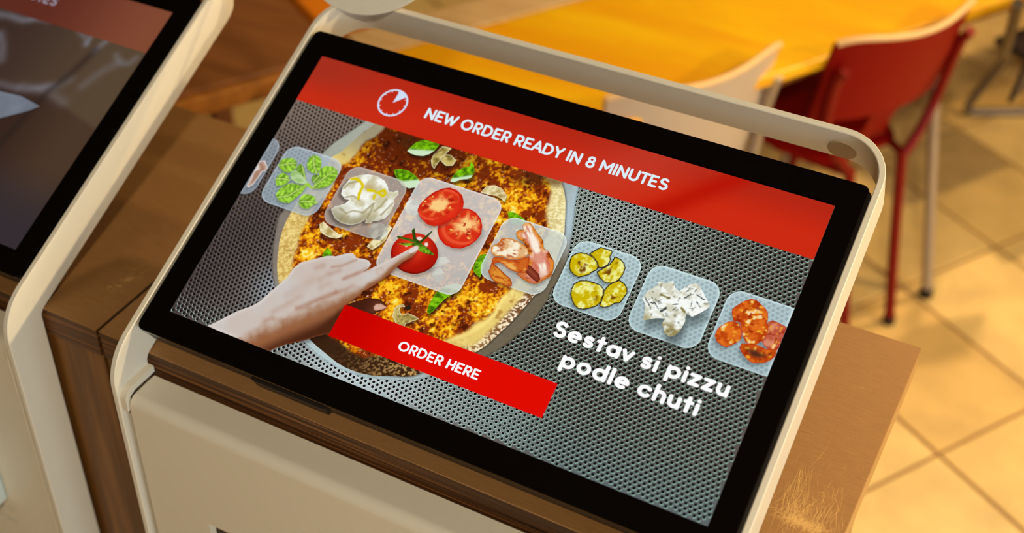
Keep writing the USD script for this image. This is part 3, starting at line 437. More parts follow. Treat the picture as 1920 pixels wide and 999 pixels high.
# ---- lettering: a round geometric sans drawn as pen strokes, capitals 1 high
def arc(cx, cy, rx, ry, a0, a1, n=16):
    t = np.radians(np.linspace(a0, a1, n)); return [(cx + rx * math.cos(a), cy + ry * math.sin(a)) for a in t]
def glyph(ch, h):
    """-> (list of strokes, advance). h = half the pen width; strokes stay inside the height."""
    b, t = h, 1 - h
    xh = .72 - h; r = (xh - b) / 2; m = (xh + b) / 2
    U = {'N': ([[(0, b), (0, t), (.56, b), (.56, t)]], .56), 'E': ([[(.42, t), (0, t), (0, b), (.42, b)], [(0, .5), (.36, .5)]], .42),
         'W': ([[(0, t), (.24, b), (.45, .8), (.66, b), (.90, t)]], .90), 'O': ([arc(.36, .5, .37, .5 - h, 0, 360, 40)], .73),
         'R': ([[(0, b), (0, t), (.24, t)] + arc(.24, (t + .44) / 2, .20, (t - .44) / 2, 90, -90) + [(0, .44)], [(.22, .44), (.42, b)]], .44),
         'D': ([[(0, b), (0, t), (.2, t)] + arc(.2, .5, .38, .5 - h, 90, -90) + [(0, b)]], .58),
         'A': ([[(-.02, b), (.30, t), (.62, b)], [(.12, .34), (.48, .34)]], .60), 'Y': ([[(-.02, t), (.26, .46), (.54, t)], [(.26, .46), (.26, b)]], .52),
         'I': ([[(0, b), (0, t)]], 0.0), 'M': ([[(0, b), (0, t), (.36, .36), (.72, t), (.72, b)]], .72),
         'U': ([[(0, t), (0, .36)] + arc(.27, .36, .27, .36 - b, 180, 360) + [(.54, t)]], .54), 'T': ([[(-.02, t), (.50, t)], [(.24, t), (.24, b)]], .48),
         'S': ([arc(.25, (t + .52) / 2, .22, (t - .52) / 2, 35, 270, 16) + arc(.25, (b + .52) / 2, .23, (.52 - b) / 2, 90, -145, 16)], .48),
         'H': ([[(0, b), (0, t)], [(.5, b), (.5, t)], [(0, .5), (.5, .5)]], .5),
         '8': ([arc(.24, (t + .54) / 2, .19, (t - .54) / 2, 0, 360, 24), arc(.24, (b + .54) / 2, .23, (.54 - b) / 2, 0, 360, 24)], .48)}
    Lw = {'e': ([[(.04, m + .015), (2 * r, m + .015)] + arc(r, m, r, r, 3, 300, 26)], 2 * r),
          's': ([arc(.19, (xh + m) / 2, .16, (xh - m) / 2, 35, 270) + arc(.19, (b + m) / 2, .17, (m - b) / 2, 90, -145)], .37),
          't': ([[(.13, .95 - h), (.13, b)], [(-.02, xh), (.28, xh)]], .26),
          'a': ([arc(r, m, r, r, 0, 360, 30), [(2 * r, xh), (2 * r, b)]], 2 * r), 'v': ([[(0, xh), (.22, b + .01), (.44, xh)]], .44),
          'i': ([[(0, b), (0, xh)], [(0, .97 - h), (0, .9701 - h)]], 0.0), 'p': ([arc(r, m, r, r, 0, 360, 30), [(0, xh), (0, -.27 + h)]], 2 * r),
          'z': ([[(0, xh), (.38, xh), (0, b), (.38, b)]], .38), 'u': ([[(0, xh), (0, b + r * .9)] + arc(.21, b + r * .9, .21, r * .9, 180, 360) + [(.42, xh)], [(.42, xh), (.42, b)]], .42),
          'o': ([arc(r, m, r, r, 0, 360, 30)], 2 * r), 'd': ([arc(r, m, r, r, 0, 360, 30), [(2 * r, 1.02 - h), (2 * r, b)]], 2 * r), 'l': ([[(0, b), (0, 1.02 - h)]], 0.0),
          'c': ([arc(r, m, r, r, 42, 318, 24)], 1.8 * r), 'h': ([[(0, b), (0, 1.02 - h)], [(0, b + .2)] + arc(.205, xh - .205, .205, .205, 180, 0) + [(.41, b)]], .41)}
    return U.get(ch) or Lw[ch]
def lettering(text, x0, x1, y, cap, pen, gap=.17, space=.34):
    """Outline of a line of text whose ink spans x0..x1 on baseline y."""
    h = pen / 2; g = []; x = 0.0
    for ch in text:
        if ch == ' ': x += space; continue
        st, adv = glyph(ch, h); tight = -.10 if ch in 'AYTvW' else 0
        x += tight / 2
        g += [LineString([(px + x, py) for px, py in s]).buffer(h, quad_segs=8) for s in st]
        x += adv + pen + gap + tight / 2
    u = unary_union(g); a, _, b_, _ = u.bounds
    return shapely.affinity.affine_transform(u, [(x1 - x0) / (b_ - a), 0, 0, cap, x0 - a * (x1 - x0) / (b_ - a), y])
def earcut_picture(name, geom, col, parent, L):
    """Flat lettering: outline triangulated as it is."""
    import mapbox_earcut
    layer[0] += 1; z = IMG + layer[0] * 6e-6
    V, F, n = [], [], 0
    for g in getattr(geom, 'geoms', [geom]):
        rings = [np.array(g.exterior.coords)[:-1]] + [np.array(i.coords)[:-1] for i in g.interiors]
        v = np.vstack(rings); ends = np.cumsum([len(r) for r in rings]).astype(np.uint32)
        f = mapbox_earcut.triangulate_float64(v, ends).reshape(-1, 3)
        V.append(v); F.append(f + n); n += len(v)
    v = np.vstack(V)
    p = obj(name, L(trimesh.Trimesh(SC(v[:, 0] * mm_, v[:, 1] * mm_, z), np.vstack(F), process=False)), M_scr, parent, smooth=False)
    primvar(p, 'col', np.broadcast_to(lin(col), (n, 3)), Sdf.ValueTypeNames.Color3fArray)

# ---- perforated tray behind everything
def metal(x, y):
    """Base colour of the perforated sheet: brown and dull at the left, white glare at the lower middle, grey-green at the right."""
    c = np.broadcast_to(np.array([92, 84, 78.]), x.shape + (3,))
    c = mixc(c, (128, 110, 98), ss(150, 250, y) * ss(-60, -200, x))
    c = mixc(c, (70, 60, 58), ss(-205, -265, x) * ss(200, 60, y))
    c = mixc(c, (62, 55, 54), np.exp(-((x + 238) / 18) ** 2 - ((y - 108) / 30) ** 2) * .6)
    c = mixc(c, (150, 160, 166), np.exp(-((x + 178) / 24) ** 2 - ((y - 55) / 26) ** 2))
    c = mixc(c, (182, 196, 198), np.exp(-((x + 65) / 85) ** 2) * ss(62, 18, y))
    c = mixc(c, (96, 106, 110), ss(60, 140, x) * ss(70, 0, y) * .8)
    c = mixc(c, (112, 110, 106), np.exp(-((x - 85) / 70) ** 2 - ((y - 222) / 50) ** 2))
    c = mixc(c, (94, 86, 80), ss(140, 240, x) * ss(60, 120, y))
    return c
def rimc(x, y):
    """Bright inner rim of each hole and the way it faces."""
    c = np.broadcast_to(np.array([162, 200, 180.]), x.shape + (3,))
    c = mixc(c, (206, 226, 218), np.exp(-((x - 90) / 75) ** 2 - ((y - 225) / 60) ** 2))
    c = mixc(c, (186, 222, 216), ss(150, 60, x) * ss(90, 30, y))
    c = mixc(c, (214, 226, 226), np.exp(-((x + 65) / 85) ** 2) * ss(62, 18, y))
    c = mixc(c, (118, 106, 108), ss(-100, -180, x) * ss(-10, 40, y))
    c = mixc(c, (150, 138, 138), ss(170, 240, y) * ss(-60, -160, x))
    c = mixc(c, (168, 176, 184), np.exp(-((x + 178) / 24) ** 2 - ((y - 55) / 26) ** 2))
    return c
def perforations(parent, L, keep):
    p, ang = 4.45, math.radians(-15.9)
    a = p * np.array([math.cos(ang), math.sin(ang)]); b = p * np.array([math.cos(ang - math.pi / 3), math.sin(ang - math.pi / 3)])
    I, J_ = np.meshgrid(np.arange(-160, 160), np.arange(-120, 120)); I, J_ = I.ravel(), J_.ravel()
    P = np.array([65.2, 197.6]) + I[:, None] * a + J_[:, None] * b
    P = P[(abs(P[:, 0]) < SW / 2 / mm_ - 1.6) & (P[:, 1] > 1.6) & (P[:, 1] < 247)]
    P = P[shapely.contains_xy(keep, P[:, 0], P[:, 1])]
    n, k = len(P), 12
    t = np.arange(k) * 2 * np.pi / k; cs, sn = np.cos(t), np.sin(t)
    x, y = P[:, 0], P[:, 1]
    base, rim = metal(x, y), rimc(x, y)
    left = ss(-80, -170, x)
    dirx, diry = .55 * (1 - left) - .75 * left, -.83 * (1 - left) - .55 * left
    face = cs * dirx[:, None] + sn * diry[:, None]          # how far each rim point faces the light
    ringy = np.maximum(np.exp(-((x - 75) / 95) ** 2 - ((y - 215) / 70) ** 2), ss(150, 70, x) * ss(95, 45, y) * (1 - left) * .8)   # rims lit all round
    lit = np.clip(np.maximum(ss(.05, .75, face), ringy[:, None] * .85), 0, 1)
    hole = mixc((22, 14, 12), (14, 10, 12), ss(0, 100, x)) * np.ones((n, 3))
    hole = mixc(hole, (58, 48, 20), ss(170, 230, y) * ss(-80, -170, x)); hole = mixc(hole, (50, 34, 14), left * ss(70, 130, y) * .8)
    rings = [(.75, None), (1.28, None), (1.42, 'rim'), (1.85, 'rim2'), (2.15, 'base')]
    V = [np.stack([x, y], 1)[:, None]]; C = [(hole * .55 + np.array([40, 34, 34]) * .45)[:, None] if True else 0]
    for r, kind in rings:
        off = (1 - left)[:, None] * 0
        V.append(np.stack([x[:, None] + r * cs, y[:, None] + r * sn], -1))
        if kind is None: C.append(np.repeat(hole[:, None], k, 1))
        elif kind == 'base': C.append(np.repeat(base[:, None], k, 1))
        else: C.append(mixc(base[:, None] * (.78 if kind == 'rim' else .9), rim[:, None], lit))
    V = np.concatenate(V, 1); C = np.concatenate(C, 1); per = V.shape[1]
    F = []
    for j in range(k):
        q = (j + 1) % k
        F.append([0, 1 + j, 1 + q])
        for i in range(len(rings) - 1):
            A_, B_ = 1 + i * k, 1 + (i + 1) * k
            F += [[A_ + j, B_ + j, B_ + q], [A_ + j, B_ + q, A_ + q]]
    F = (np.array(F)[None] + (np.arange(n) * per)[:, None, None]).reshape(-1, 3)
    layer[0] += 1; z = IMG + layer[0] * 6e-6
    V = V.reshape(-1, 2)
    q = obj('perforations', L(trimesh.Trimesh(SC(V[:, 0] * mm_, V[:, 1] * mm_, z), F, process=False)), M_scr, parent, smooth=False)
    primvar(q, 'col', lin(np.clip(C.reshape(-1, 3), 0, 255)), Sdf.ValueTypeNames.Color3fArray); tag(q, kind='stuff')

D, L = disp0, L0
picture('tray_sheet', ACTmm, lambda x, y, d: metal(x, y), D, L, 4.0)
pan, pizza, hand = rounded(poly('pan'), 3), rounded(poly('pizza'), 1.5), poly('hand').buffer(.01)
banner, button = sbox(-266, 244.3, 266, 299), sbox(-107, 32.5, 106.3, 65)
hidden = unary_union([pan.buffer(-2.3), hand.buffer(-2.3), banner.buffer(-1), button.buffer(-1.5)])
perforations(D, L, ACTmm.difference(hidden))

def pan_c(x, y, d):
    c = mixc((150, 152, 144), (186, 204, 206), ss(60, 10, y)); c = mixc(c, (168, 172, 158), ss(150, 220, y) * ss(0, -120, x)); c = mixc(c, (132, 122, 112), ss(-110, -150, x) * ss(40, 80, y) * ss(180, 140, y))
    c = mixc(c, (112, 102, 82), ss(-20, 20, x) * ss(185, 165, y) * ss(20, 50, y)); c = mixc(c, (176, 196, 202), ss(20, 50, x) * ss(180, 205, y))
    return c + (fb(x, y, 1.6, 5) - .5)[:, None] * 26 - ss(1.0, 0, d)[:, None] * np.array([46, 44, 40])
picture('pizza_tray', pan, pan_c, D, L, 1.3)
picture('pizza_shade', pizza.buffer(2.2).intersection(pan), lambda x, y, d: (52, 38, 26), D, L, 1.2, opa=lambda x, y, d: ss(0, 2.2, d) * .75 * ss(-100, 0, x))

pcx, pcy = pizza.centroid.x, pizza.centroid.y
def pizza_c(x, y, d):
    ang = np.arctan2(y - pcy, x - pcx)
    right = ss(-40, 60, x); low = ss(95, 35, y); top = ss(175, 235, y)
    w = 17 + 10 * right * ss(210, 120, y) - 4 * top + (fb(x, y, 26, 3) - .5) * 16
    t = (fb(x, y, 21, 11, 2) - .5) * .75 + .5 + (fb(x, y, 6.5, 12, 3) - .5) * .55 + (fb(x, y, 2.1, 13, 2) - .5) * .42 + .05
    t = t + .05 * right * ss(60, 100, y) - .10 * ss(-50, -130, x) - .12 * top * ss(-20, -120, x)
    c = mixc(mixc((104, 34, 8), (150, 58, 14), fb(x, y, 4, 14)), (214, 124, 10), ss(.47, .58, t)); c = mixc(c, (250, 196, 30), ss(.58, .70, t)); c = mixc(c, (255, 238, 140), ss(.72, .86, t))
    dk = fb(x, y, 9, 21, 3) * .6 + fb(x, y, 2.6, 22, 2) * .4
    c = mixc(c, (62, 20, 6), ss(.54, .66, dk) * .85 * ss(.75, .55, t))
    gl = fb(x, y, 1.7, 31, 2); c = mixc(c, (244, 206, 166), ss(.68, .78, gl) * .85 * (1 - ss(.6, .7, t)))
    # crust
    n3 = fb(x, y, 1.5, 41, 2); n8 = fb(x, y, 9, 42, 3)
    cr = mixc((214, 186, 96), (246, 226, 140), n8); cr = mixc(cr, (226, 216, 176), ss(190, 235, y) * ss(0, -90, x))
    cr = mixc(cr, (150, 96, 34), ss(.58, .74, fb(x, y, 6, 43, 3)) * .55)
    floury = ss(.5, .2, d / w) * right * ss(190, 120, y)
    cr = mixc(cr, mixc((108, 70, 44), (250, 240, 216), ss(.42, .60, n3)), floury)
    cr = mixc(cr, mixc((206, 196, 140), (250, 248, 210), ss(.4, .6, n3)), right * ss(140, 190, y) * .8)
    cr = mixc(cr, mixc((170, 132, 60), (238, 216, 148), ss(.38, .60, n3)), ss(-110, -140, x) * .5 * ss(200, 160, y))
    under = ss(70, 42, y) * ss(60, 0, x)
    cr = mixc(cr, mixc((52, 32, 18), (196, 158, 96), ss(.44, .66, n3) * ss(-110, -10, x)), under)
    cr = mixc(cr, (255, 236, 140), ss(3.5, 0, abs(d - w + 3)) * right * .9 * ss(170, 120, y))
    c = mixc(cr, c, ss(-2.5, 2.5, d - w))
    c = c * (1 - .32 * ss(185, 235, y) * ss(-10, -90, x))[:, None]                       # the far left of the pizza is dimmer
    c = mixc(c, (64, 34, 14), ss(14, 5, np.hypot((x + 128) / 1.5, (y - 236) / .7)) * .6)
    c = mixc(c, (60, 34, 16), ss(13, 4, abs((x - 5) * .3 - (y - 245) - 4)) * ss(40, 10, abs(x - 12)) * .55)
    return c + np.array([6, 2, 0])
picture('pizza', pizza, pizza_c, D, L, .62)

def leaf(seed, hi=(140, 196, 40), lo=(44, 84, 12), pale=(196, 222, 178), palewhere=None, ribkey=None):
    def f(x, y, d):
        n = fb(x, y, 3.2, seed, 3); t = ss(.3, .7, n)
        if ribkey:
            g = curve(ribkey); dr = dist(g, x, y); s = shapely.line_locate_point(g, shapely.points(x, y))
            ph = (s - .75 * dr) / 5.6 + (fb(x, y, 5, seed + 1) - .5) * 1.1; w = abs(ph - np.round(ph))
            c = mixc(mixc(lo, hi, .45), np.minimum(np.array(hi) * 1.15, 255), ss(.1, .45, w) * .45 + ss(.36, .62, n) * .55)
            c = mixc(c, lo, ss(.13, .02, w) * .38); c = mixc(c, lo, ss(2.4, .9, dr) * .35); c = mixc(c, (206, 226, 130), ss(.75, .25, dr))
        else: c = mixc(lo, hi, t)
        c = mixc(c, hi, ss(1.2, .2, d) * .5)
        if palewhere is not None: c = mixc(c, pale, palewhere(x, y))
        return c
    return f
def half(k, ang, off=0.0, soft=1.5):
    """1 on one side of a line through the middle of element k."""
    c = poly(k).centroid; a = math.radians(ang)
    return lambda x, y: ss(-soft, soft, (x - c.x) * math.cos(a) + (y - c.y) * math.sin(a) - off)
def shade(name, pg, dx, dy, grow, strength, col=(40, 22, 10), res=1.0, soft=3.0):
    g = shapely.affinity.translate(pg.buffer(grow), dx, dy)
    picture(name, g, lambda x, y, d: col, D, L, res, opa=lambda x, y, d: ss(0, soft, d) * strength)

def mushroom(seed, a=(150, 124, 52), b=(232, 216, 160), rim=(250, 240, 200)):
    def f(x, y, d):
        c = mixc(a, b, ss(.3, .7, fb(x, y, 4, seed, 3))); return mixc(c, rim, ss(1.3, .2, d) * .7) + ((fb(x, y, 1.1, seed + 1, 2) - .5) * 44)[:, None]
    return f
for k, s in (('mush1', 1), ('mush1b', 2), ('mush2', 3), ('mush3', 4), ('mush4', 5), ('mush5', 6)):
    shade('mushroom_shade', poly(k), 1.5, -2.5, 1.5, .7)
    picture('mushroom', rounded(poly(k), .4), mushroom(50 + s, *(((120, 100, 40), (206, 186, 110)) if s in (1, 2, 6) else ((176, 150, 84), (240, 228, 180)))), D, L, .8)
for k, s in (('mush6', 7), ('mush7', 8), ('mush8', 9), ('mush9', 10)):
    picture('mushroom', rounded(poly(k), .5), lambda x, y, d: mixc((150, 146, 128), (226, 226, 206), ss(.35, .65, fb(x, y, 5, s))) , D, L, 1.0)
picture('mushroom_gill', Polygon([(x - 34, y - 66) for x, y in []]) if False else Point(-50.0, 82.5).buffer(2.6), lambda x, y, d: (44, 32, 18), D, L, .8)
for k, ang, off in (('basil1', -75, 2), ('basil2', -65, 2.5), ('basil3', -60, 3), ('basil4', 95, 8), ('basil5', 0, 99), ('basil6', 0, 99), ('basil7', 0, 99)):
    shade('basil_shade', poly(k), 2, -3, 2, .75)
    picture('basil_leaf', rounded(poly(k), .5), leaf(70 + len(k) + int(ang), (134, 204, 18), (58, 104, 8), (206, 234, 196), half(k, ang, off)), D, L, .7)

# ---- ingredient cards (sheer rounded squares)
def card(name, x0, x1, y0=132.0, y1=197.0, r=12.5, tint=(204, 230, 235), a=.72, warm=0.0):
    pg = rrect(x0, x1, y0, y1, r)
    shade(name + '_shade', pg, 1.2, -2.2, 1.2, .35, (20, 14, 10), 2.0, 4.0)
    cA = np.array(tint, float)
    picture(name, pg, lambda x, y, d: mixc(cA, np.minimum(cA + 26, 255), ss(1.1, .2, d)) - (ss(60, 0, y - y0) * 10)[:, None], D, L, 1.4, opa=lambda x, y, d: a + .12 * ss(.9, .2, d))
card('ingredient_card', -317.5, -253, tint=(172, 184, 196), a=.55)
card('ingredient_card', -245.5, -180.6, tint=(186, 202, 212), a=.64)
card('ingredient_card', -173.3, -107.5, tint=(196, 190, 178), a=.58)
card('ingredient_card', -5.6, 59.5, tint=(216, 226, 220), a=.64)
card('ingredient_card', 66.6, 131.1)
card('ingredient_card', 138.5, 203.6)
card('ingredient_card', 210.3, 275.0, tint=(200, 224, 230))
card('ingredient_card', -101.2, -12.4, 106.0, 208.8, 12, tint=(232, 232, 226), a=.62)

# the sheet's holes still read, faintly, through the cards
def card_dots(parent, L):
    p, ang = 4.45, math.radians(-15.9)
    a = p * np.array([math.cos(ang), math.sin(ang)]); b = p * np.array([math.cos(ang - math.pi / 3), math.sin(ang - math.pi / 3)])
    I, J_ = np.meshgrid(np.arange(-160, 160), np.arange(-120, 120))
    P = np.array([65.2, 197.6]) + I.ravel()[:, None] * a + J_.ravel()[:, None] * b
    area = unary_union([rrect(x0, x1, 132.0, 197.0, 12.5).buffer(-1.6) for x0, x1 in ((-317.5, -253), (-245.5, -180.6), (66.6, 131.1), (138.5, 203.6), (210.3, 275.0))]).intersection(ACTmm.buffer(-1.6)).difference(pan.buffer(1.6))
    P = P[shapely.contains_xy(area, P[:, 0], P[:, 1])]; k = 9; t = np.arange(k) * 2 * np.pi / k
    V = np.concatenate([P[:, None]] + [P[:, None] + r * np.stack([np.cos(t), np.sin(t)], 1)[None] for r in (1.25, 1.9)], 1); per = V.shape[1]
    O = np.tile(np.r_[[.30], np.full(k, .26), np.zeros(k)], len(P)); F = []
    for j in range(k):
        q = (j + 1) % k; F += [[0, 1 + j, 1 + q], [1 + j, 1 + k + j, 1 + k + q], [1 + j, 1 + k + q, 1 + q]]
    F = (np.array(F)[None] + (np.arange(len(P)) * per)[:, None, None]).reshape(-1, 3); V = V.reshape(-1, 2)
    layer[0] += 1
    q = obj('card_dots', L(trimesh.Trimesh(SC(V[:, 0] * mm_, V[:, 1] * mm_, IMG + layer[0] * 6e-6), F, process=False)), M_scra, parent, smooth=False)
    primvar(q, 'col', np.broadcast_to(lin((60, 86, 92)), (len(V), 3)), Sdf.ValueTypeNames.Color3fArray); primvar(q, 'opa', O, Sdf.ValueTypeNames.FloatArray); tag(q, kind='stuff')
card_dots(D, L)

# garlic, spinach
picture('garlic_clove', rounded(poly('garlic'), .5), lambda x, y, d: mixc(mixc((168, 128, 106), (222, 206, 200), ss(.35, .65, fb(x, y, 6, 90))), (232, 226, 224), ss(1.6, .2, d)), D, L, .9)
for k in ('spin8', 'spin9', 'spin7', 'spin1', 'spin6', 'spin5', 'spin2', 'spin3', 'spin4'):
    shade('spinach_shade', poly(k), .6, -1.6, 1.2, .5, (30, 34, 24), 1.0, 2.5)
    i = int(k[-1])
    picture('spinach_leaf', rounded(poly(k), .4), leaf(100 + i, (158, 206, 66) if i not in (6, 2) else (120, 160, 50), (60, 104, 20), ribkey='rib_' + k) if i != 3 else (lambda x, y, d: mixc((150, 190, 110), (188, 214, 160), ss(.3, .7, fb(x, y, 4, 103)))), D, L, .62)
picture('spinach_stem', poly('spin_stem'), lambda x, y, d: (158, 206, 60), D, L, .7)

# mozzarella with oil
mz = rounded(poly('mozz'), .3)
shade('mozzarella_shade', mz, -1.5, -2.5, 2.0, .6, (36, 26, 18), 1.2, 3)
folds = [curve('fold%d' % i) for i in range(6)]; oils = [curve('oil%d' % i) for i in range(4)]
def mozz_c(x, y, d):
    n = fb(x, y, 9, 120, 4); c = mixc((206, 200, 166), (246, 248, 240), ss(.34, .58, n))
    lowedge = ss(162, 140, y) * ss(14, 4, d); c = mixc(c, (150, 140, 104), lowedge * .8)
    for g in folds: c = mixc(c, (148, 134, 92), ss(1.7, .2, dist(g, x, y)) * .65)
    c = mixc(c, (190, 160, 90), np.exp(-((x + 145) / 6) ** 2 - ((y - 179) / 4) ** 2) * .7)
    for g in oils: c = mixc(c, (222, 200, 0), ss(2.0, .7, dist(g, x, y) + (fb(x, y, 3, 121) - .5) * 2))
    c = mixc(c, (250, 252, 246), ss(1.1, .2, d) * .6)
    return c + ((fb(x, y, 1.6, 122, 2) - .5) * 22)[:, None]
picture('mozzarella', mz, mozz_c, D, L, .62)

# tomatoes
tw, tA, tAf, tB = poly('tom_whole'), rounded(poly('tomA'), 1), rounded(poly('tomAf'), 1), rounded(poly('tomB'), 1)
shade('tomato_shade', tw, 3, -3, 2, .45, (70, 60, 50), 1.2, 5)
tc = tw.centroid
def tomw(x, y, d):
    r = np.hypot(x - tc.x + 4, y - tc.y - 6) / 22
    c = mixc((226, 58, 30), (172, 20, 8), ss(.2, 1.1, r)); return mixc(c, (120, 12, 6), ss(3, 0, d) * ss(.2, -.6, (y - tc.y) / 20))
picture('tomato', tw, tomw, D, L, .8)
for k in ('hl1', 'hl2', 'hl3'): picture('tomato_gleam', poly(k), lambda x, y, d: (238, 226, 214), D, L, .6, opa=lambda x, y, d: ss(0, 1.2, d))
picture('tomato_calyx', poly('calyx').buffer(.12), lambda x, y, d: mixc((30, 50, 10), (132, 186, 34), np.clip(ss(.35, .6, fb(x, y, 3, 130)) * ss(6, -4, y - tc.y - 8) + .15, 0, 1)), D, L, .5)
cA_, cB_ = ART['tomC']
def cutface(cx, cy, rx, ry, rot, seed):
    a = math.radians(rot)
    def f(x, y, d):
        u = ((x - cx) * math.cos(a) + (y - cy) * math.sin(a)) / rx; v = (-(x - cx) * math.sin(a) + (y - cy) * math.cos(a)) / ry
        r = np.hypot(u, v); th = np.arctan2(v, u)
        c = np.broadcast_to(np.array([216, 48, 22.]), x.shape + (3,))
        spoke = ss(.55, .9, np.sin(th * 9 + 2 * fb(x, y, 8, seed)) * .5 + .5) * ss(.95, .6, r) * ss(.25, .5, r)
        c = mixc(c, (240, 120, 56), spoke * .8)
        c = mixc(c, (252, 206, 130), ss(.62, .2, r + (fb(x, y, 5, seed + 1) - .5) * .7))
        c = mixc(c, (168, 22, 10), ss(.62, .72, fb(x, y, 4.5, seed + 2)) * ss(.9, .6, r) * .8)
        sd = ss(.70, .76, fb(x, y, 2.3, seed + 3, 1)) * ss(.9, .75, r) * ss(.4, .55, r); c = mixc(c, (250, 214, 110), sd)
        c = mixc(c, (236, 84, 48), ss(.86, .95, r) * ss(1.12, 1.0, r)); return c
    return f
shade('tomato_shade', tB, 3, -2.5, 2, .45, (90, 76, 62), 1.2, 5)
picture('tomato_half', tB, lambda x, y, d: mixc(cutface(cB_[0] + 3, cB_[1], 22, 19, 25, 140)(x, y, d), (206, 26, 12), ss(2.0, .8, d)), D, L, .62)
shade('tomato_half_shade', tA.intersection(tB.buffer(30)), 0, -5, 1, .55, (70, 6, 2), 1.0, 7)
shade('tomato_shade', tA, 1.5, -2.5, 1.5, .3, (90, 76, 62), 1.2, 5)
picture('tomato_half', tA, lambda x, y, d: mixc((228, 52, 26), (176, 18, 8), ss(.2, .9, fb(x, y, 12, 145)) * .7 + ss(5, 0, d) * .3), D, L, .8)
picture('tomato_half_face', tAf, cutface(tAf.centroid.x, tAf.centroid.y, 22, 15.5, 28, 150), D, L, .62)

# bacon
bax = curve('bac_ax')
def bacA_c(x, y, d):
    dr = dist(bax, x, y) + (fb(x, y, 9, 160, 2) - .5) * 4; s = shapely.line_locate_point(bax, shapely.points(x, y))
    n = fb(s * .35, dr * 1.6, 3.2, 162, 3)
    c = mixc((252, 240, 222), (224, 150, 128), ss(.42, .62, n)); c = mixc(c, (206, 96, 66), ss(.3, .7, fb(s * .3, dr, 3, 163)) * ss(2, 6, dr) * .8)
    c = mixc(c, (230, 140, 30), ss(5, .8, d) * ss(.25, .55, fb(x, y, 5, 164)) * .95); c = mixc(c, (132, 44, 14), ss(.58, .70, fb(x, y, 3.4, 161, 3)) * ss(5.5, 1.5, d) * .85)
    c = mixc(c, (186, 74, 62), ss(24, 8, y - 138) * .45); return mixc(c, (120, 44, 16), ss(1, 0, d) * .6)
def bacS(a, b, edge, seed, dirv=None):
    def f(x, y, d):
        n = fb(x, y, 6, seed, 3); c = mixc(a, b, ss(.38, .6, n)); c = mixc(c, (176, 62, 20), ss(.56, .68, fb(x * .6 + y * .3, y * 1.4, 4, seed + 1, 3)) * .75); return mixc(c, edge, ss(1.9, .3, d) * .85)
    return f
shade('bacon_shade', unary_union([poly('bac' + c) for c in 'ABCD']), 1.5, -2.5, 1.5, .5, (52, 46, 40), 1.0, 4)
picture('bacon_rasher', rounded(poly('bacA'), .3), bacA_c, D, L, .62)
picture('bacon_rasher', rounded(poly('bacE'), .3), lambda x, y, d: mixc((112, 40, 22), (150, 70, 50), ss(0, 4, d)), D, L, .7)
picture('bacon_rasher', rounded(poly('bacB'), .3), bacS((226, 176, 120), (250, 238, 210), (212, 116, 26), 165), D, L, .62)
picture('bacon_rasher', rounded(poly('bacD'), .3), bacS((196, 96, 28), (226, 150, 50), (164, 60, 20), 170), D, L, .62)
picture('bacon_rasher', rounded(poly('bacC'), .3), bacS((206, 100, 30), (240, 180, 90), (180, 62, 26), 175), D, L, .62)

# grilled aubergine
def aub(seed):
    def f(x, y, d):
        n = fb(x, y, 6, seed, 3) * .6 + fb(x, y, 2, seed + 1, 2) * .4; c = mixc((206, 180, 4), (240, 240, 150), ss(.42, .62, n)); c = mixc(c, (116, 66, 8), ss(.56, .68, fb(x, y, 7, seed + 2, 4)) * ss(2, 6, d))
        return mixc(c, (34, 24, 30), ss(1.15, .7, d))
    return f
for k in ('aub2', 'aub1', 'aub3', 'aub5', 'aub4'):
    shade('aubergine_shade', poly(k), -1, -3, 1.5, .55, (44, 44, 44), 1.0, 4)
    picture('aubergine_slice', rounded(poly(k).buffer(.3), .4), aub(180 + 5 * int(k[-1])), D, L, .62)

# blue cheese
bl = rounded(poly('blue'), .25); veins = [(curve('vein%d' % i), .62 if i not in (2, 3, 5) else 1.5) for i in range(15)]
shade('cheese_shade', bl.intersection(sbox(150, 120, 220, 175)), 5, -9, 3.5, .55, (62, 70, 68), 1.2, 7)
shade('cheese_shade', bl, 2.5, -4, 2.0, .5, (58, 64, 62), 1.2, 5)
def blue_c(x, y, d):
    c = mixc((214, 212, 190), (248, 252, 246), ss(.34, .56, fb(x, y, 7, 200, 4)))
    c = mixc(c, (150, 136, 84), ss(152, 143, y) * ss(.3, .6, fb(x, y, 4, 201, 3)))
    for j, (g, w) in enumerate(veins): c = mixc(c, (46, 50, 52) if j not in (2, 5) else (120, 104, 44), ss(w, w * .35, dist(g, x, y) + (fb(x, y, 1.6, 202, 2) - .5) * 1.5) * .9)
    c = mixc(c, (96, 98, 84), ss(.70, .76, fb(x, y, 2.4, 203, 2)) * .5)
    return c + ((fb(x, y, 1.3, 204, 2) - .5) * 36)[:, None]
picture('blue_cheese', bl, blue_c, D, L, .6)

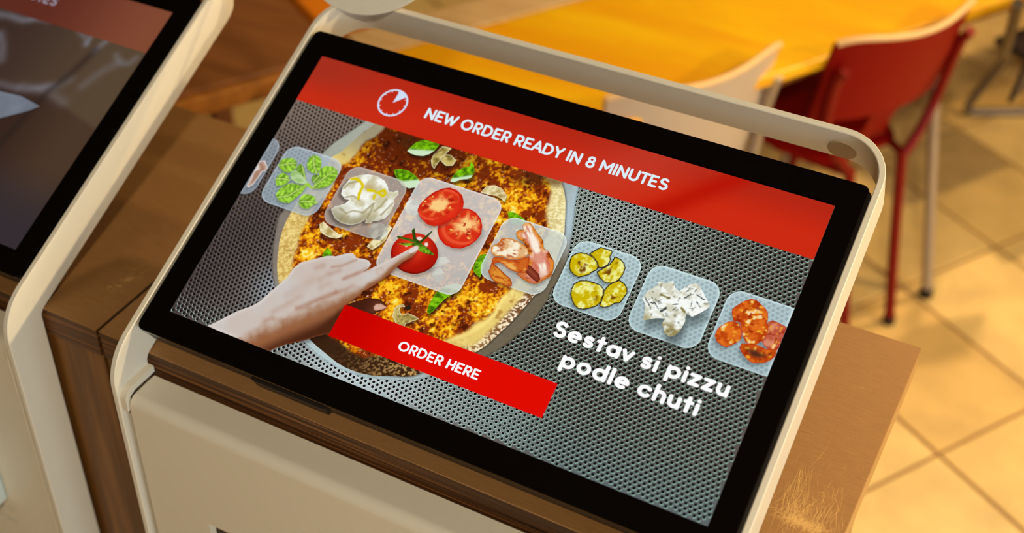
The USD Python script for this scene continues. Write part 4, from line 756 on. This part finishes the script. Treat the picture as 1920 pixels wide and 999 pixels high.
# chorizo
def cho(seed, a=(186, 64, 12), b=(226, 110, 30)):
    def f(x, y, d):
        c = mixc(a, b, ss(.35, .65, fb(x, y, 5, seed, 3))); n = fb(x, y, 3.4, seed + 1, 2)
        c = mixc(c, (240, 168, 40), ss(.58, .66, n)); c = mixc(c, (246, 216, 170), ss(.68, .76, n)); c = mixc(c, (150, 34, 10), ss(.62, .7, fb(x, y, 3, seed + 2, 2)) * .7)
        return mixc(c, (186, 40, 10), ss(1.0, .3, d) * .8)
    return f
chs = [poly('cho%d' % i) for i in (1, 5, 4, 2, 3)]
shade('chorizo_shade', unary_union(chs), -1, -3.5, 1.5, .5, (52, 56, 56), 1.2, 4)
for i, pg in zip((1, 5, 4, 2, 3), chs):
    f = cho(220 + 4 * i, *(((190, 84, 60), (222, 140, 110)) if i == 4 else ((188, 66, 12), (228, 112, 30))))
    if i == 5: f = (lambda g: lambda x, y, d: mixc(g(x, y, d), (78, 40, 30), ss(2.5, 8, d)))(f)
    picture('chorizo_slice', rounded(pg, .5), f, D, L, .6)

# ---- hand
creases = [(LineString(ART['crease%d' % i][0]), ART['crease%d' % i][1], ART['crease%d' % i][2]) for i in range(12)]
hl_ = curve('handlow')
def side(line, x, y):
    """Signed distance from a polyline running left to right, positive above it."""
    P = np.array(line.coords); d = dist(line, x, y); yy = np.interp(x, P[:, 0], P[:, 1]); return np.where(y >= yy, d, -d)
def hand_c(x, y, d):
    s = side(hl_, x, y) / (1 - .66 * ss(-124, -98, x)); n = fb(x, y, 10, 250, 3)
    c = mixc((150, 96, 62), (204, 190, 180), ss(-3, 16, s + (n - .5) * 14)); c = mixc(c, (78, 38, 20), ss(-2, -17, s))
    c = mixc(c, (206, 202, 200), ss(.35, .75, fb(x, y, 22, 253, 2)) * ss(8, 24, s) * .7); c = mixc(c, (220, 206, 196), ss(-110, -60, x) * ss(2, 8, d) * .7)
    c = mixc(c, (222, 212, 206), ss(4, 1, d) * ss(12, 22, s) * .6)
    for g, w, k in creases:
        if k: c = mixc(c, (150, 84, 56), np.exp(-(dist(g, x, y) / (w * (.8 + .9 * fb(x, y, 4, 251)))) ** 2) * k * (.45 + .55 * fb(x, y, 9, 252)) * .55)
    c = mixc(c, (184, 106, 74), np.exp(-(dist(poly('knuckle').boundary, x, y) / 1.0) ** 2) * .16)
    c = mixc(c, (150, 82, 52), ss(2.2, .2, d) * ss(.5, -.5, s - 14) * .35)
    return c
shade('hand_shade', hand.intersection(sbox(-160, 20, 0, 160)), 2.5, -4.5, 1.5, .6, (38, 20, 12), 1.5, 6)
th = rounded(poly('thumb'), .5)
picture('thumb', th, lambda x, y, d: mixc((70, 30, 18), (186, 116, 86), ss(-92, -58, x) * .8 * ss(0, 4, d)), D, L, .8)
picture('thumb_nail', rounded(poly('thumbnail'), .3), lambda x, y, d: mixc((190, 130, 110), (214, 170, 150), ss(0, 1.5, d)), D, L, .6)
picture('hand', hand, hand_c, D, L, .7)
picture('finger_nail', rounded(poly('nail'), .2), lambda x, y, d: mixc((196, 150, 130), (226, 214, 208), ss(0, 1.0, d)), D, L, .5)

# ---- banner, button and writing
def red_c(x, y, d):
    c = mixc((206, 42, 18), (170, 38, 22), ss(262, 298, y) * .7); c = mixc(c, (138, 46, 36), ss(-150, -262, x) * ss(246, 285, y)); c = mixc(c, (196, 48, 24), ss(-60, -240, x) * .5)  # duller towards the top left: view-angle fade put into the red
    b = ((x - 95) * .86 - (y - 270) * .9); c = mixc(c, (200, 66, 48), np.exp(-((b + 18) / 40) ** 2) * .55); c = mixc(c, (184, 18, 4), np.exp(-((b - 46) / 13) ** 2) * .8); return c  # diagonal room reflections painted as paler and deeper bands
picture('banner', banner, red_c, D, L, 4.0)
picture('order_button', button, lambda x, y, d: mixc((200, 2, 0), (226, 12, 2), ss(-100, -20, x) + (0 * y)), D, L, 4.0)
WHT = (222, 240, 250)
earcut_picture('banner_lettering', lettering('NEW ORDER READY IN 8 MINUTES', -129.4, 122.4, 265.6, 12.2, .185, .085, .30), WHT, D, L)
earcut_picture('button_lettering', lettering('ORDER HERE', -41.0, 39.6, 43.0, 9.3, .185, .085, .30), (248, 248, 255), D, L)
earcut_picture('slogan_lettering', lettering('Sestav si pizzu', 83.0, 241.8, 103.1, 15.3, .205, .10, .34), (255, 255, 255), D, L)
earcut_picture('slogan_lettering', lettering('podle chuti', 100.4, 224.4, 79.6, 15.3, .205, .10, .34), (255, 255, 255), D, L)
cc = Point(-167.2, 271.5)
clock = cc.buffer(15.6, quad_segs=24).difference(cc.buffer(13.8, quad_segs=24))
ticks = [LineString([(cc.x + r * math.sin(a), cc.y + r * math.cos(a)) for r in (12.6, 14.2)]).buffer(.35) for a in np.radians(np.arange(12) * 30)]
wedge = Polygon([(cc.x, cc.y)] + [(cc.x + 14 * math.sin(a), cc.y + 14 * math.cos(a)) for a in np.radians(np.linspace(2, 46, 12))])
earcut_picture('clock_symbol', unary_union([clock, wedge] + ticks), (212, 224, 246), D, L)

# ---- the other screen, at a flat angle: dimness and faint reflections put into its colours
D, L = disp1, L1; layer[0] = 0
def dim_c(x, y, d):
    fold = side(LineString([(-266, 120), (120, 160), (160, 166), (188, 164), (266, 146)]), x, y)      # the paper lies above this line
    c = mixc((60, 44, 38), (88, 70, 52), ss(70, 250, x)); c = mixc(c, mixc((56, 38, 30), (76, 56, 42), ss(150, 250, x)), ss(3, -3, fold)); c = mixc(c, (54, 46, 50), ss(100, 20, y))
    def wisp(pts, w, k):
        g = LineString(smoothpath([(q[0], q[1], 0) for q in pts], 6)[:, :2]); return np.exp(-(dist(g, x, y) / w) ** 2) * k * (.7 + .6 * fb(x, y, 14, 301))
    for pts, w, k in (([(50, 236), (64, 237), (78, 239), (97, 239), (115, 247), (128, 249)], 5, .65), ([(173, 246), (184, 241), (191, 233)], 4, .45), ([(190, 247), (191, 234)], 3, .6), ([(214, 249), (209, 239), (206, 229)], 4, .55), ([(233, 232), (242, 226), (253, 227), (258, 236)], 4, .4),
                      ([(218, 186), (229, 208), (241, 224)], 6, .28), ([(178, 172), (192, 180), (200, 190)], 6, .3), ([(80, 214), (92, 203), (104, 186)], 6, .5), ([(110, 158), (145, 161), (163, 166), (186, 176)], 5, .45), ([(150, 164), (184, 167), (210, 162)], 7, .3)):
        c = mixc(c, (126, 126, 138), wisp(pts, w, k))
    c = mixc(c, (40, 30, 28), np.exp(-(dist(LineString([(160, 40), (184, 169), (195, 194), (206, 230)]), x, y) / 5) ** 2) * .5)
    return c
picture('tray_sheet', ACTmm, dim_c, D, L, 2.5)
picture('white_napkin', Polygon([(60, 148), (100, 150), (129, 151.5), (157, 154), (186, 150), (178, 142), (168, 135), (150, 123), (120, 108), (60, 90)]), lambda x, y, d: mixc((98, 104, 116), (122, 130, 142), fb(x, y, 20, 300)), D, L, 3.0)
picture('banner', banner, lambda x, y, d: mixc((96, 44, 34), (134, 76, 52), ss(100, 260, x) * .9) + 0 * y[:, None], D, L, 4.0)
earcut_picture('banner_lettering', lettering('NEW ORDER READY IN 8 MINUTES', -129.4, 122.4, 265.6, 12.2, .185, .085, .30), (150, 140, 152), D, L)
for Dd, Ll in ((disp0, L0), (disp1, L1)):
    q = np.array([[-SW / 2 - .0014, 0], [SW / 2, 0], [SW / 2, SH + .0014], [-SW / 2 - .0014, SH + .0014]])
    obj('cover_glass', Ll(trimesh.Trimesh(SC(q[:, 0], q[:, 1], -.0002), [[0, 1, 2], [0, 2, 3]], process=False)), M_pane, Dd, smooth=False)
# ------------------------------------------------------------------ round card on the kiosk's top bar
a75 = math.radians(45); dv, dn = np.array([0, math.cos(a75), math.sin(a75)]), np.array([0, -math.sin(a75), math.cos(a75)])
P0 = SC(0, vTop, .0074)
aa = np.linspace(0, 2 * np.pi, 96, endpoint=False)
rg = lambda r, n: P0 + (-.2648 + r * np.cos(aa))[:, None] * U3 + (.0658 + r * np.sin(aa))[:, None] * dv + n * dn
cardm = loft([rg(.0884, 0), rg(.0889, .0004), rg(.0889, .0014), rg(.0884, .0018)])
base = W(P0 + np.array([-.2648, 0, 0]))
tcard = thing('round_card', 'round white card standing on the top bar of the middle kiosk', 'sign', base)
v = W(cardm.vertices) - base
obj('disc', trimesh.Trimesh(v, cardm.faces, process=False), M_paper, tcard, smooth=40)

# ------------------------------------------------------------------ counter units
ZC, YC = -.0545, -.0110
def counter(x0, x1, label, sideface):
    t = thing('counter_unit', label, 'counter', ((x0 + x1) / 2 * S, .17 * S, 0), group='counter units under the kiosks')
    o = np.array([(x0 + x1) / 2 * S, .17 * S, 0])
    Lc = lambda m: trimesh.Trimesh(W(m.vertices) - o, m.faces, process=False)
    yb = .3455
    obj('countertop', Lc(boxm(x0, x1, YC, yb, ZC - .0016, ZC, .0007, 1)), M_top, t, smooth=30)
    obj('edge_board', Lc(boxm(x0 + .0006, x1 - .0006, YC + .0006, YC + .020, ZC - .0345, ZC - .0017)), M_edge, t)
    obj('edge_board', Lc(boxm(x1 - .020, x1 - .0006, YC + .0202, yb - .0006, ZC - .0345, ZC - .0017)), M_rim, t)
    obj('edge_board', Lc(boxm(x0 + .0006, x0 + .020, YC + .0202, yb - .0006, ZC - .0345, ZC - .0017)), M_edge, t)
    obj('edge_board', Lc(boxm(x0 + .0202, x1 - .0202, yb - .020, yb - .0006, ZC - .0345, ZC - .0017)), M_edge, t)
    obj('front_board', Lc(boxm(x0 + .0006, x1 - .0006, YC + .003, YC + .018, KBASE + .06, ZC - .0347)), M_panel, t)
    obj('side_board', Lc(boxm(x0 + .0015, x0 + .018, YC + .0182, yb - .022, KBASE + .06, ZC - .0347)), M_panel, t)
    obj('side_board', Lc(boxm(x1 - .036, x1 - .022, YC + .0182, yb - .022, KBASE + .06, ZC - .0347)), M_panel, t)
    obj('back_board', Lc(boxm(x0 + .0182, x1 - .0362, yb - .036, yb - .022, KBASE + .06, ZC - .0347)), M_panel, t)
    obj('plinth', Lc(boxm(x0 + .02, x1 - .04, .02, yb - .06, KBASE, KBASE + .0598)), M_gap, t)
    return t, Lc
cA, LcA = counter(-.3540, .3560, 'walnut counter with brushed metal top under the middle kiosk, its right end free', True)
cB, LcB = counter(-1.12, -.3575, 'walnut counter with brushed metal top between the two kiosks, running off to the left', False)
# scratches worn into the metal by the right-hand end
rs = random.Random(11)
def scratches(specs, Lc, parent):
    V, F = [], []
    for cx, cy, n, spread, ln, ang, da in specs:
        for _ in range(n):
            zz = ZC + .00003 + len(V) * 3e-9
            x, y = cx + rs.gauss(0, spread[0]), cy + rs.gauss(0, spread[1]); a = math.radians(ang + rs.gauss(0, da)); l = ln * rs.uniform(.35, 1.2); w = rs.uniform(.00005, .00016)
            d = np.array([math.cos(a), math.sin(a)]); q = np.array([-d[1], d[0]]); c = rs.uniform(-.12, .12)
            pts = [np.array([x, y]) + d * l * s + q * c * l * (s * s) for s in np.linspace(-.5, .5, 5)]
            b = len(V)
            for i, p in enumerate(pts):
                ww = w * (1 - abs(i - 2) / 2.3)
                V += [[*(p + q * ww), zz], [*(p - q * ww), zz]]
            for i in range(4): F += [[b + 2 * i, b + 2 * i + 1, b + 2 * i + 3], [b + 2 * i, b + 2 * i + 3, b + 2 * i + 2]]
    m = trimesh.Trimesh(np.array(V), np.array(F), process=False)
    tag(obj('scratches', Lc(m), M_scratch, parent, smooth=False), kind='stuff')
scratches([(.318, .094, 190, (.010, .010), .022, 84, 24), (.322, .0855, 260, (.011, .0028), .016, 50, 45), (.306, .118, 60, (.006, .016), .040, 98, 8), (.335, .105, 50, (.008, .014), .026, 92, 14), (.32, .2, 10, (.02, .06), .015, 60, 30)], LcA, cA)
scratches([(-.381, .062, 70, (.0035, .010), .010, 78, 12), (-.385, .046, 30, (.005, .004), .007, 20, 40)], LcB, cB)

# ------------------------------------------------------------------ furniture beyond (metres, room grid E1 / E2)
def RM(a, b, z=0.0): return E1 * a + E2 * b + np.array([0, 0, z])
def roomxf(m, o):
    """mesh with columns (along E1, along E2, up) -> metres relative to o"""
    v = np.asarray(m.vertices); w = v[:, :1] * E1 + v[:, 1:2] * E2 + v[:, 2:] * np.array([0, 0, 1.0]) - np.asarray(o)
    f = np.array(m.faces)
    r = trimesh.Trimesh(w, f, process=False)
    if np.linalg.det(np.array([E1, E2, [0, 0, 1.0]])) < 0: r.invert()
    return r
def furn(name, label, cat_, a, b, group=None):
    t = thing(name, label, cat_, RM(a, b), 0, group); o = RM(a, b)
    return t, lambda m: roomxf(m, o)

# long amber table with splayed metal legs
t, Lf = furn('dining_table', 'long amber yellow table with pushed-in chairs', 'table', -1.005, 1.9)
obj('tabletop', Lf(boxm(-1.232, -.778, .30, 3.6, .722, .750, .006, 1)), M_table, t, smooth=40)
obj('apron', Lf(boxm(-1.19, -.83, .36, 3.54, .675, .7215)), M_tableedge, t)
for a0, b0, a1, b1 in ((-.815, 1.66, -.712, 1.704), (-1.16, 1.66, -1.26, 1.704), (-.86, .45, -.80, .40), (-1.16, .45, -1.22, .40), (-.86, 3.45, -.80, 3.5), (-1.16, 3.45, -1.22, 3.5)):
    obj('leg', Lf(tube([(a0, b0, .70), ((a0 + a1) / 2, (b0 + b1) / 2, .36), (a1, b1, .025)], .013, 14)), M_chrome, t, smooth=60)
    fc = trimesh.creation.cylinder(.016, .025); fc.apply_translation([a1, b1, .0125]); obj('foot', Lf(fc), M_foot, t, smooth=60)

def shell(o1, o2, w, ztop, zbot, bow, lean, th=.011, rise=.018, taper=.0):
    """Bent backrest, concave towards the table (-E1), standing at o1 along E1 and centred on o2 along E2."""
    nu, nv = 25, 11; front, back = [], []
    U_ = np.linspace(-1, 1, nu); Vv = np.linspace(0, 1, nv)
    G = np.zeros((nv, nu, 3))
    for i, vv in enumerate(Vv):
        for j, uu in enumerate(U_):
            ww = w / 2 * (1 - taper * (1 - vv) ** 1.5)
            cornr = (abs(uu) ** 6) * .022
            z = zbot + (ztop - zbot) * vv + rise * uu * uu * (vv if vv > .5 else -.4) - (cornr if vv > .95 else 0)
            G[i, j] = (o1 + bow * (1 - uu * uu) - bow * .5 + lean * (vv - .5), o2 + uu * ww, z)
    out = G + np.array([th / 2, 0, 0]); inn = G - np.array([th / 2, 0, 0])
    V = np.vstack([out.reshape(-1, 3), inn.reshape(-1, 3)]); N_ = nv * nu; F = []
    for i in range(nv - 1):
        for j in range(nu - 1):
            a = i * nu + j; F += [[a, a + 1, a + nu + 1], [a, a + nu + 1, a + nu], [N_ + a, N_ + a + nu + 1, N_ + a + 1], [N_ + a, N_ + a + nu, N_ + a + nu + 1]]
    rim = [j for j in range(nu)] + [i * nu + nu - 1 for i in range(1, nv)] + [(nv - 1) * nu + j for j in range(nu - 2, -1, -1)] + [i * nu for i in range(nv - 2, 0, -1)]
    for k in range(len(rim)):
        a, b = rim[k], rim[(k + 1) % len(rim)]; F += [[a, N_ + b, b], [a, N_ + a, N_ + b]]
    m = trimesh.Trimesh(V, np.array(F), process=False); m.fix_normals(); return m, G
def topstrip(G, th):
    P = G[-1] + np.array([0, 0, .0015]); return tube(P, th * .62, 10)

def chair(label, o1, o2, w, ztop, zbot, M_s, M_t, M_edge_, solid):
    t, Lf = furn('school_chair', label, 'chair', o1 - .2, o2, 'chairs pushed in at the amber table')
    m, G = shell(o1, o2, w, ztop, zbot, .055, .05, taper=.0 if not solid else .12)
    obj('backrest', Lf(m), M_s, t, smooth=50)
    obj('backrest_edge', Lf(topstrip(G, .011)), M_edge_, t, smooth=60)
    seat = trimesh.creation.extrude_polygon(shapely.geometry.Polygon([(o1 - .055, o2 - .10), (o1 - .055, o2 + .10), (o1 - .16, o2 + .155), (o1 - .41, o2 + .185), (o1 - .41, o2 - .185), (o1 - .16, o2 - .155)]).buffer(-.02).buffer(.02), .014, engine='earcut'); seat.apply_translation([0, 0, .438]); obj('seat', Lf(seat), M_s, t, smooth=40)
    if not solid:                                     # plywood neck joining backrest and seat
        rows = [(o1 + .000, .625, .060), (o1 - .016, .58, .040), (o1 - .034, .53, .036), (o1 - .055, .48, .050), (o1 - .085, .450, .078)]
        rings = [np.array([(a - .0055, o2 - ww, z), (a - .0055, o2 + ww, z), (a + .0055, o2 + ww, z + .002), (a + .0055, o2 - ww, z + .002)]) for a, z, ww in rows]
        obj('neck', Lf(loft(rings)), M_s, t, smooth=40)
    for sgn in (-1, 1):
        bw = w / 2 * .93
        up = smoothpath([(o1 + .020, o2 + sgn * bw, ztop - .06), (o1 - .002, o2 + sgn * bw, (ztop + zbot) / 2), (o1 - .018, o2 + sgn * bw * .93, zbot - .02), (o1 - .01, o2 + sgn * bw * .70, .50), (o1 - .005, o2 + sgn * bw * .46, .445)], 6)
        obj('back_post', Lf(tube(up, .0115, 12)), M_t, t, smooth=60)
        lg = smoothpath([(o1 - .010, o2 + sgn * bw * .44, .45), (o1 + .020, o2 + sgn * w * .20, .25), (o1 + .062, o2 + sgn * w * .19, .02)], 6)
        obj('leg', Lf(tube(lg, .0125, 12)), M_t, t, smooth=60)
        lf = smoothpath([(o1 - .36, o2 + sgn * w * .30, .43), (o1 - .38, o2 + sgn * w * .32, .22), (o1 - .40, o2 + sgn * w * .34, .02)], 6)
        obj('leg', Lf(tube(lf, .0125, 12)), M_t, t, smooth=60)
        for q in (lg[-1], lf[-1]):
            fc = trimesh.creation.cylinder(.015, .022); fc.apply_translation([q[0], q[1], .011]); obj('foot', Lf(fc), M_foot, t, smooth=60)
        obj('seat_rail', Lf(tube([(o1 - .010, o2 + sgn * bw * .46, .442), (o1 - .14, o2 + sgn * w * .31, .427), (o1 - .36, o2 + sgn * w * .31, .428)], .010, 10)), M_t, t, smooth=60)
    obj('cross_bar', Lf(tube([(o1 - .20, o2 - w * .31, .427), (o1 - .20, o2 + w * .31, .427)], .008, 10)), M_t, t, smooth=60)
    return t
chair('red school chair with red tube frame at the amber table', -.745, 1.485, .372, .800, .592, M_red, M_redm, M_lip, False)
chair('warm white school chair half hidden behind the middle kiosk', -.800, .992, .41, .800, .50, M_greyshell, M_chrome, M_lip, True)

# grey chair on bent runners, cut by the right edge of the picture
t, Lf = furn('runner_chair', 'dark grey chair on bent metal runners at the upper right corner', 'chair', -.95, 2.4)
m, G = shell(-.63, 1.87, .30, .86, .60, -.03, .04); obj('backrest', Lf(m), M_darkgrey, t, smooth=50)
obj('seat', Lf(boxm(-1.02, -.72, 2.12, 2.46, .43, .455, .01, 1)), M_darkgrey, t, smooth=40)
for off in (0, .36):
    pth = smoothpath([(-.69, 1.74 + off * .6, .80), (-.81 - off * .3, 1.90 + off, .60), (-.97 - off * .3, 2.11 + off, .44), (-1.12 - off * .3, 2.32 + off, .28), (-1.225 - off * .3, 2.38 + off, .10), (-1.25 - off * .3, 2.39 + off, .02), (-1.22 - off * .3, 2.45 + off, .014), (-1.10 - off * .3, 2.66 + off, .014)], 8)
    obj('runner', Lf(tube(pth, .012, 12)), M_runner, t, smooth=60)

# brown bench and the bits of furniture glimpsed past it
t, Lf = furn('wooden_bench', 'brown wooden bench top behind the gap between the kiosks', 'bench', -1.6, -.1)
obj('bench_top', Lf(boxm(-2.1, -1.282, -.16, .452, .735, .750, .004, 1)), M_bench, t, smooth=40)
obj('edge_rail', Lf(boxm(-1.2815, -1.262, -.16, .452, .700, .742, .004, 1)), M_benchedge, t, smooth=40)
for b in (-.12, .38):
    obj('leg', Lf(boxm(-1.36, -1.30, b, b + .05, 0, .7345, .003, 0)), M_bench, t); obj('leg', Lf(boxm(-2.05, -1.99, b, b + .05, 0, .7345, .003, 0)), M_bench, t)
t, Lf = furn('orange_stool', 'orange seat glimpsed between the brown bench and the white card', 'stool', -1.6, .54)
obj('seat', Lf(boxm(-1.82, -1.40, .475, .60, .70, .735, .012, 2)), M_orange, t, smooth=40)
for a in (-1.78, -1.44):
    for b in (.50, .575): obj('leg', Lf(tube([(a, b, .70), (a, b, 0.0)], .012, 10)), M_chrome, t, smooth=60)
t, Lf = furn('pale_bench', 'pale birch plank along the far side of the amber table', 'bench', -1.3, 1.2)
obj('plank', Lf(boxm(-1.345, -1.240, .50, 3.2, .715, .748, .004, 1)), M_pale, t, smooth=40)
for b in (.6, 3.1): obj('leg', Lf(boxm(-1.32, -1.265, b, b + .04, 0, .7148, .003, 0)), M_pale, t)
